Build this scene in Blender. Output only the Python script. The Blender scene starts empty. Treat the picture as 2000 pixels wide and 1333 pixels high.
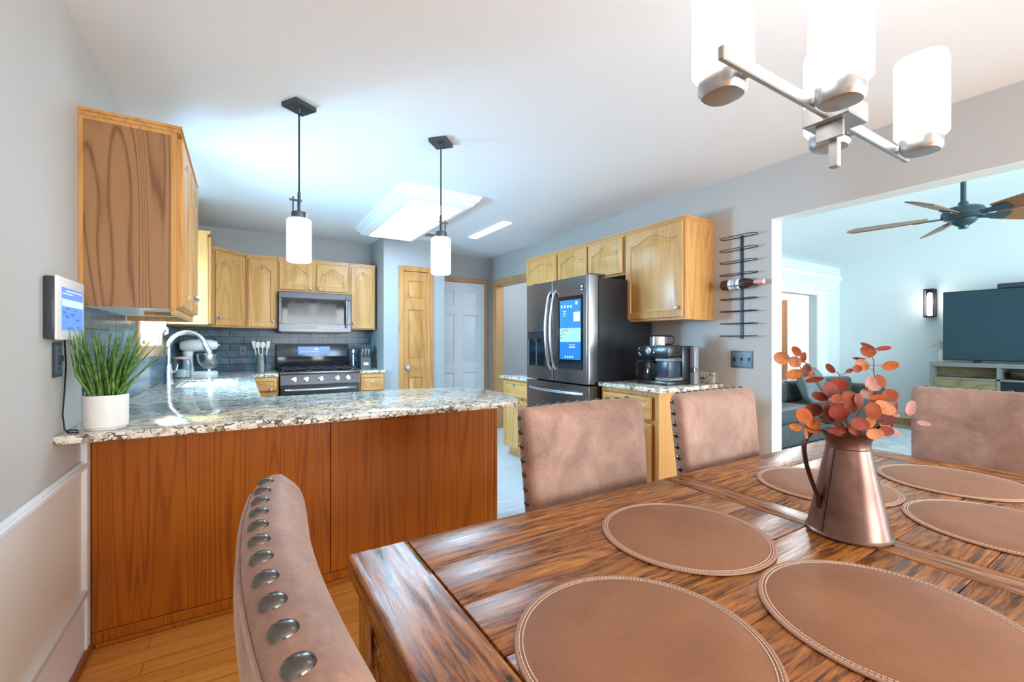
import bpy, bmesh, math, random
from mathutils import Vector, Matrix, noise
random.seed(7)
C = bpy.context.scene.collection
sc = bpy.context.scene
R = math.radians
V3 = Vector
XL, XR, YB, ZC = -0.53, 3.08, 5.60, 2.44      # kitchen: left wall, right wall, back wall, ceiling
YBACK = -3.2                                   # dining room wall behind the camera
LX, LY = 8.4, 3.36                             # living room: television wall, side wall

# ------------------------------------------------------------------ camera
cam = bpy.data.cameras.new('camera')
cam.sensor_width = 36.0
cam.lens = 862.0 / 2000.0 * 36.0
cam.shift_y = 1.5 / 2000.0
cam.clip_start = 0.02
co = bpy.data.objects.new('camera', cam); C.objects.link(co)
co.location = (0, 0, 1.23); co.rotation_euler = (R(90), 0, R(-31.6))
sc.camera = co

# ------------------------------------------------------------------ world, daylight, exposure
w = bpy.data.worlds.new('world'); sc.world = w; w.use_nodes = True
bgn = w.node_tree.nodes['Background']
bgn.inputs['Color'].default_value = (0.80, 0.90, 1.0, 1); bgn.inputs['Strength'].default_value = 1.0
sc.view_settings.view_transform = 'Standard'; sc.view_settings.look = 'None'
sc.view_settings.gamma = 1.0; sc.view_settings.use_curve_mapping = False
sc.view_settings.exposure = 0.42
sc.cycles.use_denoising = True
sc.cycles.max_bounces = 10; sc.cycles.diffuse_bounces = 6; sc.cycles.glossy_bounces = 5; sc.cycles.transmission_bounces = 8
sc.cycles.sample_clamp_indirect = 6.0
sc.cycles.caustics_reflective = False; sc.cycles.caustics_refractive = False

def area(name, loc, rot, sx, sy, power, col):
    l = bpy.data.lights.new(name, 'AREA'); l.shape = 'RECTANGLE'; l.size = sx; l.size_y = sy
    l.energy = power; l.color = col
    o = bpy.data.objects.new(name, l); C.objects.link(o); o.location = loc; o.rotation_euler = rot
    return o
# daylight entering by the windows
area('dining_window_daylight', (1.85, YBACK + 0.10, 1.30), (R(106), 0, R(22)), 2.0, 1.8, 135, (0.97, 0.98, 1.0))
area('kitchen_window_daylight', (-0.80, 3.86, 1.58), (0, R(-104), 0), 0.80, 0.80, 260, (0.36, 0.70, 1.0))
area('living_window_daylight', (5.2, -3.9, 1.4), (R(91), 0, 0), 3.6, 1.9, 300, (0.72, 0.91, 1.0))

def point(name, loc, power, col, r=0.05):
    l = bpy.data.lights.new(name, 'POINT'); l.energy = power; l.color = col; l.shadow_soft_size = r
    o = bpy.data.objects.new(name, l); C.objects.link(o); o.location = loc
    return o

# ------------------------------------------------------------------ node helpers and materials
def newmat(name):
    m = bpy.data.materials.new(name); m.use_nodes = True
    nt = m.node_tree; return m, nt, nt.nodes['Principled BSDF']
def mat(name, col, rough=0.5, metal=0.0, emit=None, es=1.0, trans=0.0, ior=1.45, coat=0.0, sheen=0.0, alpha=1.0):
    m, nt, b = newmat(name)
    b.inputs['Base Color'].default_value = (*col, 1); b.inputs['Roughness'].default_value = rough
    b.inputs['Metallic'].default_value = metal; b.inputs['Transmission Weight'].default_value = trans
    b.inputs['IOR'].default_value = ior; b.inputs['Coat Weight'].default_value = coat
    b.inputs['Sheen Weight'].default_value = sheen; b.inputs['Alpha'].default_value = alpha
    if emit:
        b.inputs['Emission Color'].default_value = (*emit, 1); b.inputs['Emission Strength'].default_value = es
    return m
def N(nt, t, **kw):
    n = nt.nodes.new(t)
    for k, v in kw.items(): setattr(n, k, v)
    return n
def lk(nt, a, b): nt.links.new(a, b)
def ramp(nt, fac, stops):
    r = N(nt, 'ShaderNodeValToRGB'); e = r.color_ramp.elements
    while len(e) > 1: e.remove(e[-1])
    e[0].position = stops[0][0]; e[0].color = (*stops[0][1], 1)
    for p, c in stops[1:]:
        x = e.new(p); x.color = (*c, 1)
    lk(nt, fac, r.inputs['Fac']); return r.outputs['Color']
def coords(nt, scale=(1, 1, 1), rot=(0, 0, 0), rand=True):
    tc = N(nt, 'ShaderNodeTexCoord'); v = tc.outputs['Object']
    if rand:
        oi = N(nt, 'ShaderNodeObjectInfo'); ad = N(nt, 'ShaderNodeVectorMath', operation='MULTIPLY_ADD')
        cx = N(nt, 'ShaderNodeCombineXYZ')
        for i in range(3): lk(nt, oi.outputs['Random'], cx.inputs[i])
        lk(nt, cx.outputs[0], ad.inputs[0]); ad.inputs[1].default_value = (7.3, 5.1, 3.7); lk(nt, v, ad.inputs[2]); v = ad.outputs[0]
    mp = N(nt, 'ShaderNodeMapping'); mp.inputs['Scale'].default_value = scale; mp.inputs['Rotation'].default_value = rot
    lk(nt, v, mp.inputs['Vector']); return mp.outputs['Vector']
def noi(nt, vec, scale, detail=4, dist=0.0, rough=0.5):
    n = N(nt, 'ShaderNodeTexNoise'); lk(nt, vec, n.inputs['Vector']); n.inputs['Scale'].default_value = scale
    n.inputs['Detail'].default_value = detail; n.inputs['Distortion'].default_value = dist; n.inputs['Roughness'].default_value = rough
    return n.outputs['Fac']
def mth(nt, op, a, b=None):
    n = N(nt, 'ShaderNodeMath', operation=op)
    for i, x in enumerate((a, b)):
        if x is None: continue
        if isinstance(x, (int, float)): n.inputs[i].default_value = x
        else: lk(nt, x, n.inputs[i])
    return n.outputs[0]
def mixc(nt, fac, a, b, mode='MIX'):
    n = N(nt, 'ShaderNodeMix', data_type='RGBA', blend_type=mode)
    for i, x in ((0, fac), (6, a), (7, b)):
        if isinstance(x, (int, float)): n.inputs[i].default_value = x
        elif isinstance(x, tuple): n.inputs[i].default_value = (*x, 1)
        else: lk(nt, x, n.inputs[i])
    return n.outputs[2]
def bump(nt, b, h, strength=0.3, dist=0.01):
    n = N(nt, 'ShaderNodeBump'); n.inputs['Strength'].default_value = strength; n.inputs['Distance'].default_value = dist
    lk(nt, h, n.inputs['Height']); lk(nt, n.outputs['Normal'], b.inputs['Normal'])

def wood(name, light, mid, dark, axis='Z', rings=60.0, low=2.2, stretch=0.10, rough=0.32, fine=0.72, bmp=0.08, coat=0.25):
    m, nt, b = newmat(name)
    s = {'X': (stretch, 1, 1), 'Y': (1, stretch, 1), 'Z': (1, 1, stretch)}[axis]
    v = coords(nt, s)
    n1 = noi(nt, v, low, 2.0, 0.3, 0.45)
    band = mth(nt, 'ADD', mth(nt, 'MULTIPLY', mth(nt, 'SINE', mth(nt, 'MULTIPLY', n1, rings * 2)), 0.5), 0.5)
    band = mth(nt, 'SUBTRACT', 1.0, mth(nt, 'POWER', band, 3.0))
    s2 = tuple(1.0 if k == 1 else 0.25 for k in s)
    v2 = coords(nt, tuple(k * (1 if k == 1 else 0.3) for k in s))
    n2 = noi(nt, v2, 90, 3, 0.2, 0.7)
    f = mth(nt, 'ADD', mth(nt, 'MULTIPLY', band, 1 - fine), mth(nt, 'MULTIPLY', n2, fine))
    c = ramp(nt, f, [(0.12, dark), (0.42, mid), (0.85, light)])
    lk(nt, c, b.inputs['Base Color']); b.inputs['Roughness'].default_value = rough; b.inputs['Coat Weight'].default_value = coat * 0.3; b.inputs['Specular IOR Level'].default_value = 0.28
    b.inputs['Coat Roughness'].default_value = 0.2
    bump(nt, b, f, bmp, 0.004)
    return m

M = {}
M['oak'] = wood('honey_oak', (0.62, 0.335, 0.120), (0.52, 0.262, 0.082), (0.32, 0.140, 0.036))
M['oak_x'] = wood('honey_oak_rail', (0.62, 0.335, 0.120), (0.52, 0.262, 0.082), (0.32, 0.140, 0.036), axis='X')
M['oak_y'] = wood('honey_oak_side_rail', (0.62, 0.335, 0.120), (0.52, 0.262, 0.082), (0.32, 0.140, 0.036), axis='Y')
M['oak_end'] = wood('oak_veneer', (0.34, 0.175, 0.08), (0.275, 0.135, 0.06), (0.13, 0.058, 0.025), rings=62, low=4.6, stretch=0.11, rough=0.42, fine=0.45)
M['pen'] = wood('red_oak_panel', (0.42, 0.118, 0.006), (0.33, 0.084, 0.004), (0.22, 0.050, 0.003), rings=70, low=6.0, stretch=0.03, rough=0.35, fine=0.6)
M['pantry'] = wood('pantry_oak', (0.58, 0.29, 0.095), (0.47, 0.215, 0.065), (0.30, 0.115, 0.03), rings=50, low=2.0, stretch=0.12)
M['trim_oak'] = wood('trim_oak', (0.58, 0.34, 0.16), (0.48, 0.26, 0.11), (0.32, 0.16, 0.06), rings=20, stretch=0.08)
M['hall_oak'] = wood('hall_oak', (0.36, 0.19, 0.10), (0.28, 0.14, 0.07), (0.18, 0.08, 0.04), rings=20, stretch=0.08)

def rustic(name, axis):
    m, nt, b = newmat(name)
    s = {'X': (0.10, 1, 1), 'Y': (1, 0.10, 1), 'Z': (1, 1, 0.10)}[axis]
    v = coords(nt, s, rand=False)
    n1 = noi(nt, v, 84, 7, 0.6, 0.70); n2 = noi(nt, v, 8, 3, 0.8, 0.5)
    band = mth(nt, 'ADD', mth(nt, 'MULTIPLY', mth(nt, 'SINE', mth(nt, 'MULTIPLY', n2, 95.0)), 0.5), 0.5)
    f = mth(nt, 'ADD', mth(nt, 'MULTIPLY', n1, 0.90), mth(nt, 'MULTIPLY', band, 0.10))
    c = ramp(nt, f, [(0.33, (0.022, 0.010, 0.005)), (0.40, (0.11, 0.034, 0.008)), (0.51, (0.31, 0.100, 0.018)), (0.72, (0.56, 0.225, 0.045))])
    lk(nt, c, b.inputs['Base Color'])
    lk(nt, mth(nt, 'ADD', mth(nt, 'MULTIPLY', n1, 0.22), 0.13), b.inputs['Roughness'])
    v3 = coords(nt, tuple(1.0 if k == 1 else 0.18 for k in s), rand=False)
    n3 = noi(nt, v3, 13, 2, 0.6, 0.4)
    h = mth(nt, 'ADD', mth(nt, 'MULTIPLY', n1, 0.30), mth(nt, 'MULTIPLY', n3, 0.9))
    bump(nt, b, h, 0.22, 0.010)
    return m
M['rust_x'] = rustic('rustic_plank', 'X'); M['rust_y'] = rustic('rustic_end_board', 'Y'); M['rust_z'] = rustic('rustic_leg', 'Z')

def granite():
    m, nt, b = newmat('granite')
    v = coords(nt, (1.0, 1.0, 1.0), rand=False)
    dn = N(nt, 'ShaderNodeTexNoise'); lk(nt, v, dn.inputs['Vector']); dn.inputs['Scale'].default_value = 30
    vm = N(nt, 'ShaderNodeVectorMath', operation='MULTIPLY_ADD'); lk(nt, dn.outputs['Color'], vm.inputs[0]); vm.inputs[1].default_value = (0.03, 0.03, 0.03); lk(nt, v, vm.inputs[2])
    mp = N(nt, 'ShaderNodeMapping'); mp.inputs['Scale'].default_value = (0.7, 1.2, 1.0); lk(nt, vm.outputs[0], mp.inputs['Vector'])
    vo = N(nt, 'ShaderNodeTexVoronoi', feature='F1'); vo.inputs['Scale'].default_value = 58; lk(nt, mp.outputs[0], vo.inputs['Vector'])
    ve = N(nt, 'ShaderNodeTexVoronoi', feature='DISTANCE_TO_EDGE'); ve.inputs['Scale'].default_value = 58; lk(nt, mp.outputs[0], ve.inputs['Vector'])
    sp = N(nt, 'ShaderNodeSeparateColor'); lk(nt, vo.outputs['Color'], sp.inputs[0])
    c1 = ramp(nt, sp.outputs[0], [(0.0, (0.36, 0.27, 0.17)), (0.15, (0.60, 0.52, 0.39)), (0.5, (0.74, 0.69, 0.57)), (0.8, (0.85, 0.83, 0.76)), (1.0, (0.68, 0.64, 0.58))])
    n2 = noi(nt, v, 26, 4, 0.4)
    wid = mth(nt, 'MULTIPLY', mth(nt, 'MAXIMUM', mth(nt, 'SUBTRACT', n2, 0.44), 0.0), 0.70)
    edge = mth(nt, 'LESS_THAN', ve.outputs['Distance'], wid)
    c2 = mixc(nt, edge, c1, (0.11, 0.085, 0.065))
    fl = mth(nt, 'GREATER_THAN', noi(nt, v, 120, 2), 0.63)
    c3 = mixc(nt, mth(nt, 'MULTIPLY', fl, 0.7), c2, (0.20, 0.14, 0.10))
    lk(nt, c3, b.inputs['Base Color']); b.inputs['Roughness'].default_value = 0.10
    return m
M['granite'] = granite()

def tile(name, plane):
    m, nt, b = newmat(name)
    tc = N(nt, 'ShaderNodeTexCoord'); sx = N(nt, 'ShaderNodeSeparateXYZ'); lk(nt, tc.outputs['Object'], sx.inputs[0])
    cx = N(nt, 'ShaderNodeCombineXYZ'); lk(nt, sx.outputs[0 if plane == 'x' else 1], cx.inputs[0]); lk(nt, sx.outputs[2], cx.inputs[1])
    br = N(nt, 'ShaderNodeTexBrick'); lk(nt, cx.outputs[0], br.inputs['Vector'])
    br.inputs['Scale'].default_value = 1.0; br.inputs['Brick Width'].default_value = 0.265; br.inputs['Row Height'].default_value = 0.0735
    br.inputs['Mortar Size'].default_value = 0.0035; br.inputs['Mortar Smooth'].default_value = 0.1
    br.inputs['Color1'].default_value = (0.050, 0.098, 0.135, 1); br.inputs['Color2'].default_value = (0.095, 0.155, 0.195, 1)
    br.inputs['Mortar'].default_value = (0.018, 0.028, 0.040, 1)
    n = noi(nt, tc.outputs['Object'], 14, 4, 0.5)
    c = mixc(nt, 0.45, br.outputs['Color'], ramp(nt, n, [(0.3, (0.3, 0.3, 0.3)), (0.7, (0.8, 0.8, 0.8))]), 'OVERLAY')
    lk(nt, c, b.inputs['Base Color']); b.inputs['Roughness'].default_value = 0.22; b.inputs['Specular IOR Level'].default_value = 0.3
    h = mth(nt, 'ADD', mth(nt, 'MULTIPLY', br.outputs['Fac'], -0.6), mth(nt, 'MULTIPLY', n, 0.25))
    bump(nt, b, h, 0.4, 0.006)
    return m
M['tile_x'] = tile('slate_blue_tile_back', 'x'); M['tile_y'] = tile('slate_blue_tile_side', 'y')

def planks(name, axis, c1, c2, gap, wid, ln, rough=0.35):
    m, nt, b = newmat(name)
    tc = N(nt, 'ShaderNodeTexCoord'); mp = N(nt, 'ShaderNodeMapping'); lk(nt, tc.outputs['Object'], mp.inputs['Vector'])
    if axis == 'Y': mp.inputs['Rotation'].default_value = (0, 0, R(90))
    br = N(nt, 'ShaderNodeTexBrick'); lk(nt, mp.outputs[0], br.inputs['Vector']); br.inputs['Scale'].default_value = 1
    br.inputs['Brick Width'].default_value = ln; br.inputs['Row Height'].default_value = wid; br.inputs['Mortar Size'].default_value = 0.0012
    br.inputs['Color1'].default_value = (*c1, 1); br.inputs['Color2'].default_value = (*c2, 1); br.inputs['Mortar'].default_value = (*gap, 1)
    v2 = N(nt, 'ShaderNodeMapping'); v2.inputs['Scale'].default_value = (0.06, 1, 1); lk(nt, mp.outputs[0], v2.inputs['Vector'])
    g = noi(nt, v2.outputs[0], 60, 5, 0.4, 0.6)
    c = mixc(nt, 0.55, br.outputs['Color'], ramp(nt, g, [(0.3, (0.25, 0.25, 0.25)), (0.7, (0.75, 0.75, 0.75))]), 'OVERLAY')
    lk(nt, c, b.inputs['Base Color']); b.inputs['Roughness'].default_value = rough
    return m
M['floor_oak'] = planks('oak_floor_boards', 'X', (0.80, 0.38, 0.085), (0.66, 0.285, 0.052), (0.18, 0.065, 0.012), 0.083, 1.1)
M['floor_tile'] = planks('grey_floor_tile', 'X', (0.60, 0.63, 0.66), (0.52, 0.55, 0.58), (0.42, 0.44, 0.46), 0.30, 0.6, 0.3)
M['floor_living'] = planks('pale_living_floor', 'X', (0.50, 0.46, 0.40), (0.42, 0.38, 0.33), (0.2, 0.17, 0.14), 0.12, 1.2, 0.3)

def paint(name, col, rough=0.6, tex=60, st=0.06):
    m, nt, b = newmat(name); b.inputs['Base Color'].default_value = (*col, 1); b.inputs['Roughness'].default_value = rough
    v = coords(nt, (1, 1, 1), rand=False); bump(nt, b, noi(nt, v, tex, 3), st, 0.004); return m
M['wall'] = paint('greige_wall_paint', (0.455, 0.437, 0.415)); M['wall_l'] = paint('greige_wall_paint_lit', (0.53, 0.515, 0.49)); M['wains'] = paint('cream_wainscot_paint', (0.78, 0.75, 0.69), 0.5)  # wall_l: lighter copy of the wall paint, light from the living side painted in
M['ceil'] = paint('white_ceiling_paint', (0.80, 0.82, 0.85), 0.85, 45, 0.16)
M['kwall'] = paint('grey_wall_paint', (0.37, 0.39, 0.40))
M['lwall'] = paint('pale_blue_wall_paint', (0.67, 0.74, 0.755)); M['white'] = paint('white_trim_paint', (0.82, 0.83, 0.84), 0.35, 20, 0.01)
M['wdoor'] = paint('white_door_paint', (0.72, 0.76, 0.80), 0.4, 20, 0.01)

def suede(name, a, bcol, c):
    m, nt, b = newmat(name); v = coords(nt, (1, 1, 1))
    n1 = noi(nt, v, 7, 5, 0.6, 0.62); n2 = noi(nt, v, 160, 3, 0.2, 0.6)
    f = mth(nt, 'ADD', mth(nt, 'MULTIPLY', n1, 0.75), mth(nt, 'MULTIPLY', n2, 0.25))
    lk(nt, ramp(nt, f, [(0.33, a), (0.5, bcol), (0.68, c)]), b.inputs['Base Color'])
    b.inputs['Roughness'].default_value = 0.62; b.inputs['Sheen Weight'].default_value = 0.15; b.inputs['Sheen Roughness'].default_value = 0.4
    bump(nt, b, n2, 0.12, 0.003); return m
M['suede'] = suede('distressed_suede', (0.20, 0.100, 0.070), (0.32, 0.175, 0.124), (0.44, 0.262, 0.190))
M['leather'] = suede('placemat_leather', (0.245, 0.094, 0.038), (0.285, 0.112, 0.046), (0.325, 0.133, 0.057))
M['leather'].node_tree.nodes['Principled BSDF'].inputs['Sheen Weight'].default_value = 0.05
M['leather_edge'] = mat('leather_rim', (0.40, 0.21, 0.14), 0.55)
M['thread'] = mat('cream_thread', (0.72, 0.58, 0.46), 0.7)
M['brass'] = mat('antique_nail', (0.15, 0.135, 0.12), 0.22, 1.0)
M['nickel'] = mat('brushed_nickel', (0.46, 0.46, 0.46), 0.42, 1.0)
M['chrome'] = mat('chrome', (0.78, 0.80, 0.83), 0.15, 1.0)
M['black_metal'] = mat('black_iron', (0.025, 0.025, 0.03), 0.4, 0.6)
M['dark_bronze'] = mat('dark_bronze', (0.10, 0.115, 0.13), 0.35, 0.8)
M['black'] = mat('black_plastic', (0.016, 0.018, 0.022), 0.25)
M['gloss_black'] = mat('black_glass', (0.008, 0.010, 0.014), 0.06)
M['steel_black'] = mat('black_stainless', (0.185, 0.172, 0.175), 0.24, 0.9)
M['steel'] = mat('stainless', (0.52, 0.54, 0.56), 0.25, 0.95); M['steel_mid'] = mat('smoked_stainless', (0.070, 0.080, 0.095), 0.22, 0.9)
M['steel_dark'] = mat('dark_stainless', (0.13, 0.14, 0.155), 0.28, 0.85)
M['fridge_side'] = mat('charcoal_enamel', (0.018, 0.020, 0.024), 0.3)
M['glow'] = mat('lit_opal_glass', (0.9, 0.9, 0.9), 0.4, emit=(1.0, 0.97, 0.94), es=3.6); M['glow_pendant'] = mat('lit_pendant_glass', (0.9, 0.9, 0.9), 0.4, emit=(0.94, 0.97, 1.0), es=8.0)
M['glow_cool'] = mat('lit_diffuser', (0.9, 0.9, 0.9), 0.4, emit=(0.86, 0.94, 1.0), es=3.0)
M['ceramic'] = mat('white_ceramic', (0.80, 0.77, 0.74), 0.45)
M['enamel'] = mat('white_enamel', (0.80, 0.81, 0.83), 0.2)
def thin_glass(name, tint, refl=0.12):
    m, nt, b = newmat(name); nt.nodes.remove(b)
    tr = N(nt, 'ShaderNodeBsdfTransparent'); tr.inputs[0].default_value = (*tint, 1)
    gl = N(nt, 'ShaderNodeBsdfGlossy'); gl.inputs['Roughness'].default_value = 0.03
    lw = N(nt, 'ShaderNodeLayerWeight'); lw.inputs['Blend'].default_value = 0.35
    mx_ = N(nt, 'ShaderNodeMixShader'); lk(nt, mth(nt, 'MULTIPLY', lw.outputs['Facing'], refl * 4), mx_.inputs[0]); lk(nt, tr.outputs[0], mx_.inputs[1]); lk(nt, gl.outputs[0], mx_.inputs[2])
    lk(nt, mx_.outputs[0], nt.nodes['Material Output'].inputs['Surface']); return m
M['pane'] = thin_glass('window_pane', (0.97, 0.99, 1.0), 0.06)
M['glass'] = thin_glass('clear_glass', (0.90, 0.95, 0.97), 0.14)
M['soil'] = mat('dark_soil', (0.03, 0.022, 0.015), 0.9)
M['plate'] = mat('black_switch_plate', (0.035, 0.042, 0.055), 0.3)
M['plate_lt'] = mat('slate_switch_face', (0.10, 0.135, 0.18), 0.3)
M['plastic_w'] = mat('white_plastic', (0.78, 0.77, 0.76), 0.4)
M['wine'] = mat('dark_wine_glass', (0.035, 0.008, 0.010), 0.08, coat=0.5)
M['label_w'] = mat('white_paper_label', (0.78, 0.80, 0.82), 0.6)
M['pink'] = mat('pink_foil', (0.75, 0.35, 0.38), 0.35)
M['sofa'] = suede('grey_green_upholstery', (0.030, 0.038, 0.039), (0.043, 0.053, 0.053), (0.060, 0.071, 0.070))
M['pillow'] = suede('blue_grey_knit', (0.07, 0.105, 0.115), (0.115, 0.155, 0.165), (0.18, 0.225, 0.235))
M['rug'] = suede('blue_grey_rug', (0.32, 0.36, 0.40), (0.46, 0.50, 0.54), (0.62, 0.66, 0.68))
M['driftwood'] = wood('weathered_wood', (0.30, 0.25, 0.13), (0.20, 0.165, 0.09), (0.10, 0.08, 0.05), axis='Y', rings=30, low=4, stretch=0.2, rough=0.6)
M['grey_frame'] = mat('pale_grey_frame', (0.20, 0.205, 0.19), 0.5)
M['blade'] = wood('fan_blade_wood', (0.24, 0.105, 0.036), (0.18, 0.075, 0.024), (0.11, 0.044, 0.014), axis='X', rings=10, stretch=0.06)
M['fan_body'] = mat('fan_blackened_steel', (0.05, 0.085, 0.10), 0.35, 0.7)
M['cream'] = mat('cream_flour', (0.75, 0.72, 0.66), 0.8)
M['wood_lid'] = mat('pinkish_lid', (0.60, 0.42, 0.38), 0.5)
M['utensil'] = mat('pale_utensil', (0.62, 0.57, 0.50), 0.5)
def copper():
    m, nt, b = newmat('aged_copper'); v = coords(nt, (1, 1, 0.7), rand=False); n = noi(nt, v, 14, 5, 0.5)
    lk(nt, ramp(nt, n, [(0.3, (0.125, 0.066, 0.050)), (0.55, (0.20, 0.112, 0.088)), (0.75, (0.28, 0.170, 0.142))]), b.inputs['Base Color'])
    b.inputs['Metallic'].default_value = 0.85; b.inputs['Roughness'].default_value = 0.34; return m
M['copper'] = copper()
def fabric_sheer():
    m, nt, b = newmat('white_curtain'); b.inputs['Base Color'].default_value = (0.82, 0.83, 0.85, 1); b.inputs['Roughness'].default_value = 0.9
    tl = N(nt, 'ShaderNodeBsdfTranslucent'); tl.inputs[0].default_value = (0.85, 0.87, 0.90, 1); mx_ = N(nt, 'ShaderNodeMixShader'); mx_.inputs[0].default_value = 0.55
    lk(nt, b.outputs[0], mx_.inputs[1]); lk(nt, tl.outputs[0], mx_.inputs[2]); lk(nt, mx_.outputs[0], nt.nodes['Material Output'].inputs['Surface']); return m
M['curtain'] = fabric_sheer()

# ------------------------------------------------------------------ mesh building
WO = {}          # construction-frame origin of every object
class MB:
    def __init__(s): s.bm = bmesh.new(); s.mi = 0
    def face(s, vs):
        try:
            f = s.bm.faces.new(vs); f.material_index = s.mi; return f
        except ValueError: return None
    def box(s, x0, x1, y0, y1, z0, z1, bev=0.0, seg=1):
        r = bmesh.ops.create_cube(s.bm, size=1.0); vs = r['verts']
        for v in vs: v.co = V3(((x0 + x1) / 2 + v.co.x * (x1 - x0), (y0 + y1) / 2 + v.co.y * (y1 - y0), (z0 + z1) / 2 + v.co.z * (z1 - z0)))
        fs = {f for v in vs for f in v.link_faces}
        for f in fs: f.material_index = s.mi
        if bev > 0:
            es = list({e for v in vs for e in v.link_edges})
            bmesh.ops.bevel(s.bm, geom=es, offset=bev, segments=seg, affect='EDGES', profile=0.5)
        return vs
    def obox(s, c, ax, ay, az, hx, hy, hz):      # oriented box: centre, unit axes, half sizes
        c, ax, ay, az = map(V3, (c, ax, ay, az)); v = {}
        for i in (-1, 1):
            for j in (-1, 1):
                for k in (-1, 1): v[i, j, k] = s.bm.verts.new(c + ax * i * hx + ay * j * hy + az * k * hz)
        for q in (((-1,-1,-1),(-1,1,-1),(1,1,-1),(1,-1,-1)), ((-1,-1,1),(1,-1,1),(1,1,1),(-1,1,1)), ((-1,-1,-1),(1,-1,-1),(1,-1,1),(-1,-1,1)),
                  ((-1,1,-1),(-1,1,1),(1,1,1),(1,1,-1)), ((-1,-1,-1),(-1,-1,1),(-1,1,1),(-1,1,-1)), ((1,-1,-1),(1,1,-1),(1,1,1),(1,-1,1))):
            s.face([v[t] for t in q])
    def rings(s, rs, closed=True, cap0=True, cap1=True):
        R_ = [[s.bm.verts.new(p) for p in r] for r in rs]
        n = len(R_[0])
        for a, b in zip(R_, R_[1:]):
            for i in range(n if closed else n - 1):
                j = (i + 1) % n; s.face([a[i], a[j], b[j], b[i]])
        if cap0: s.face(list(reversed(R_[0])))
        if cap1: s.face(R_[-1])
        return R_
    def cyl(s, p0, p1, r0, r1=None, n=20):
        r1 = r0 if r1 is None else r1
        p0, p1 = V3(p0), V3(p1); d = (p1 - p0).normalized(); a = d.orthogonal().normalized(); b = d.cross(a)
        rg = lambda p, r: [p + (a * math.cos(2 * math.pi * i / n) + b * math.sin(2 * math.pi * i / n)) * r for i in range(n)]
        s.rings([rg(p0, r0), rg(p1, r1)])
    def lathe(s, c, prof, n=32, sx=1.0, sy=1.0, axis=(0, 0, 1), cap0=True, cap1=True, sq=0.0):
        c = V3(c); az = V3(axis).normalized()
        ax = V3((1, 0, 0)) if abs(az.z) > 0.9 else az.cross(V3((0, 0, 1))).normalized(); ay = az.cross(ax)
        def pt(r, z, t):
            k = 1.0
            if sq: k = (abs(math.cos(t)) ** sq + abs(math.sin(t)) ** sq) ** (-1.0 / sq)
            return c + ax * (r * k * sx * math.cos(t)) + ay * (r * k * sy * math.sin(t)) + az * z
        s.rings([[pt(max(r, 1e-4), z, 2 * math.pi * i / n) for i in range(n)] for r, z in prof], cap0=cap0, cap1=cap1)
    def tube(s, pts, r, n=10, closed=False):
        pts = [V3(p) for p in pts]; m = len(pts); rr = r if isinstance(r, (list, tuple)) else [r] * m
        rs = []; up = None
        for i, p in enumerate(pts):
            if closed: t = (pts[(i + 1) % m] - pts[i - 1]).normalized()
            else: t = (pts[min(i + 1, m - 1)] - pts[max(i - 1, 0)]).normalized()
            if up is None: up = t.orthogonal().normalized()
            up = (up - t * up.dot(t))
            up = up.normalized() if up.length > 1e-6 else t.orthogonal().normalized()
            b = t.cross(up)
            rs.append([p + (up * math.cos(2 * math.pi * k / n) + b * math.sin(2 * math.pi * k / n)) * rr[i] for k in range(n)])
        if closed: rs.append(rs[0])
        s.rings(rs, cap0=not closed, cap1=not closed)
        if closed: bmesh.ops.remove_doubles(s.bm, verts=s.bm.verts, dist=1e-6)
    def prism(s, poly, vec):
        vec = V3(vec); s.rings([[V3(p) for p in poly], [V3(p) + vec for p in poly]])
    def ball(s, c, rx, ry=None, rz=None, u=16, v=10, mtx=None):
        ry = rx if ry is None else ry; rz = rx if rz is None else rz
        r = bmesh.ops.create_uvsphere(s.bm, u_segments=u, v_segments=v, radius=1.0)
        for q in r['verts']:
            p = V3((q.co.x * rx, q.co.y * ry, q.co.z * rz))
            if mtx: p = mtx @ p
            q.co = V3(c) + p
            for f in q.link_faces: f.material_index = s.mi
    def door(s, o, U, Nn, w_, h, t=0.02, fr=0.055, arch=0.0, na=18):
        o, U, Nn = V3(o), V3(U), V3(Nn); P = lambda u, v, d: o + U * u + V3((0, 0, v)) + Nn * d
        fr = min(fr, w_ * 0.26, h * 0.26); zt = h - fr
        inner = [(fr, fr), (w_ - fr, fr)]; outer = [(0, 0), (w_, 0)]
        if arch > 0:
            for i in range(na + 1):
                q = 1 - i / na; k = min(max((q - 0.10) / 0.80, 0), 1); bmpv = (0.5 - 0.5 * math.cos(2 * math.pi * k)) ** 0.85
                inner.append((fr + (w_ - 2 * fr) * q, zt - arch * (1 - bmpv)))
                outer.append((w_ if i == 0 else 0 if i == na else fr + (w_ - 2 * fr) * q, h))
        else:
            inner += [(w_ - fr, zt), (fr, zt)]; outer += [(w_, h), (0, h)]
        def inset(poly, d):
            n = len(poly); out = []
            for i in range(n):
                a, b, c = V3((*poly[i - 1], 0)), V3((*poly[i], 0)), V3((*poly[(i + 1) % n], 0))
                e1 = (b - a).normalized(); e2 = (c - b).normalized()
                n1 = V3((-e1.y, e1.x, 0)); n2 = V3((-e2.y, e2.x, 0)); mm = (n1 + n2)
                mm = mm.normalized() / max(mm.normalized().dot(n1), 0.5)
                q = b + mm * d; out.append((q.x, q.y))
            return out
        oi = [(min(max(u, 0.004), w_ - 0.004), min(max(v, 0.004), h - 0.004)) for u, v in outer]
        rs = [(outer, 0), (outer, t - 0.004), (oi, t), (inner, t), (inset(inner, 0.004), t - 0.008), (inset(inner, 0.010), t - 0.008), (inset(inner, min(0.032, (w_ - 2 * fr) * 0.3)), t - 0.001)]
        s.rings([[P(u, v, d) for u, v in poly] for poly, d in rs])
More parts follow.
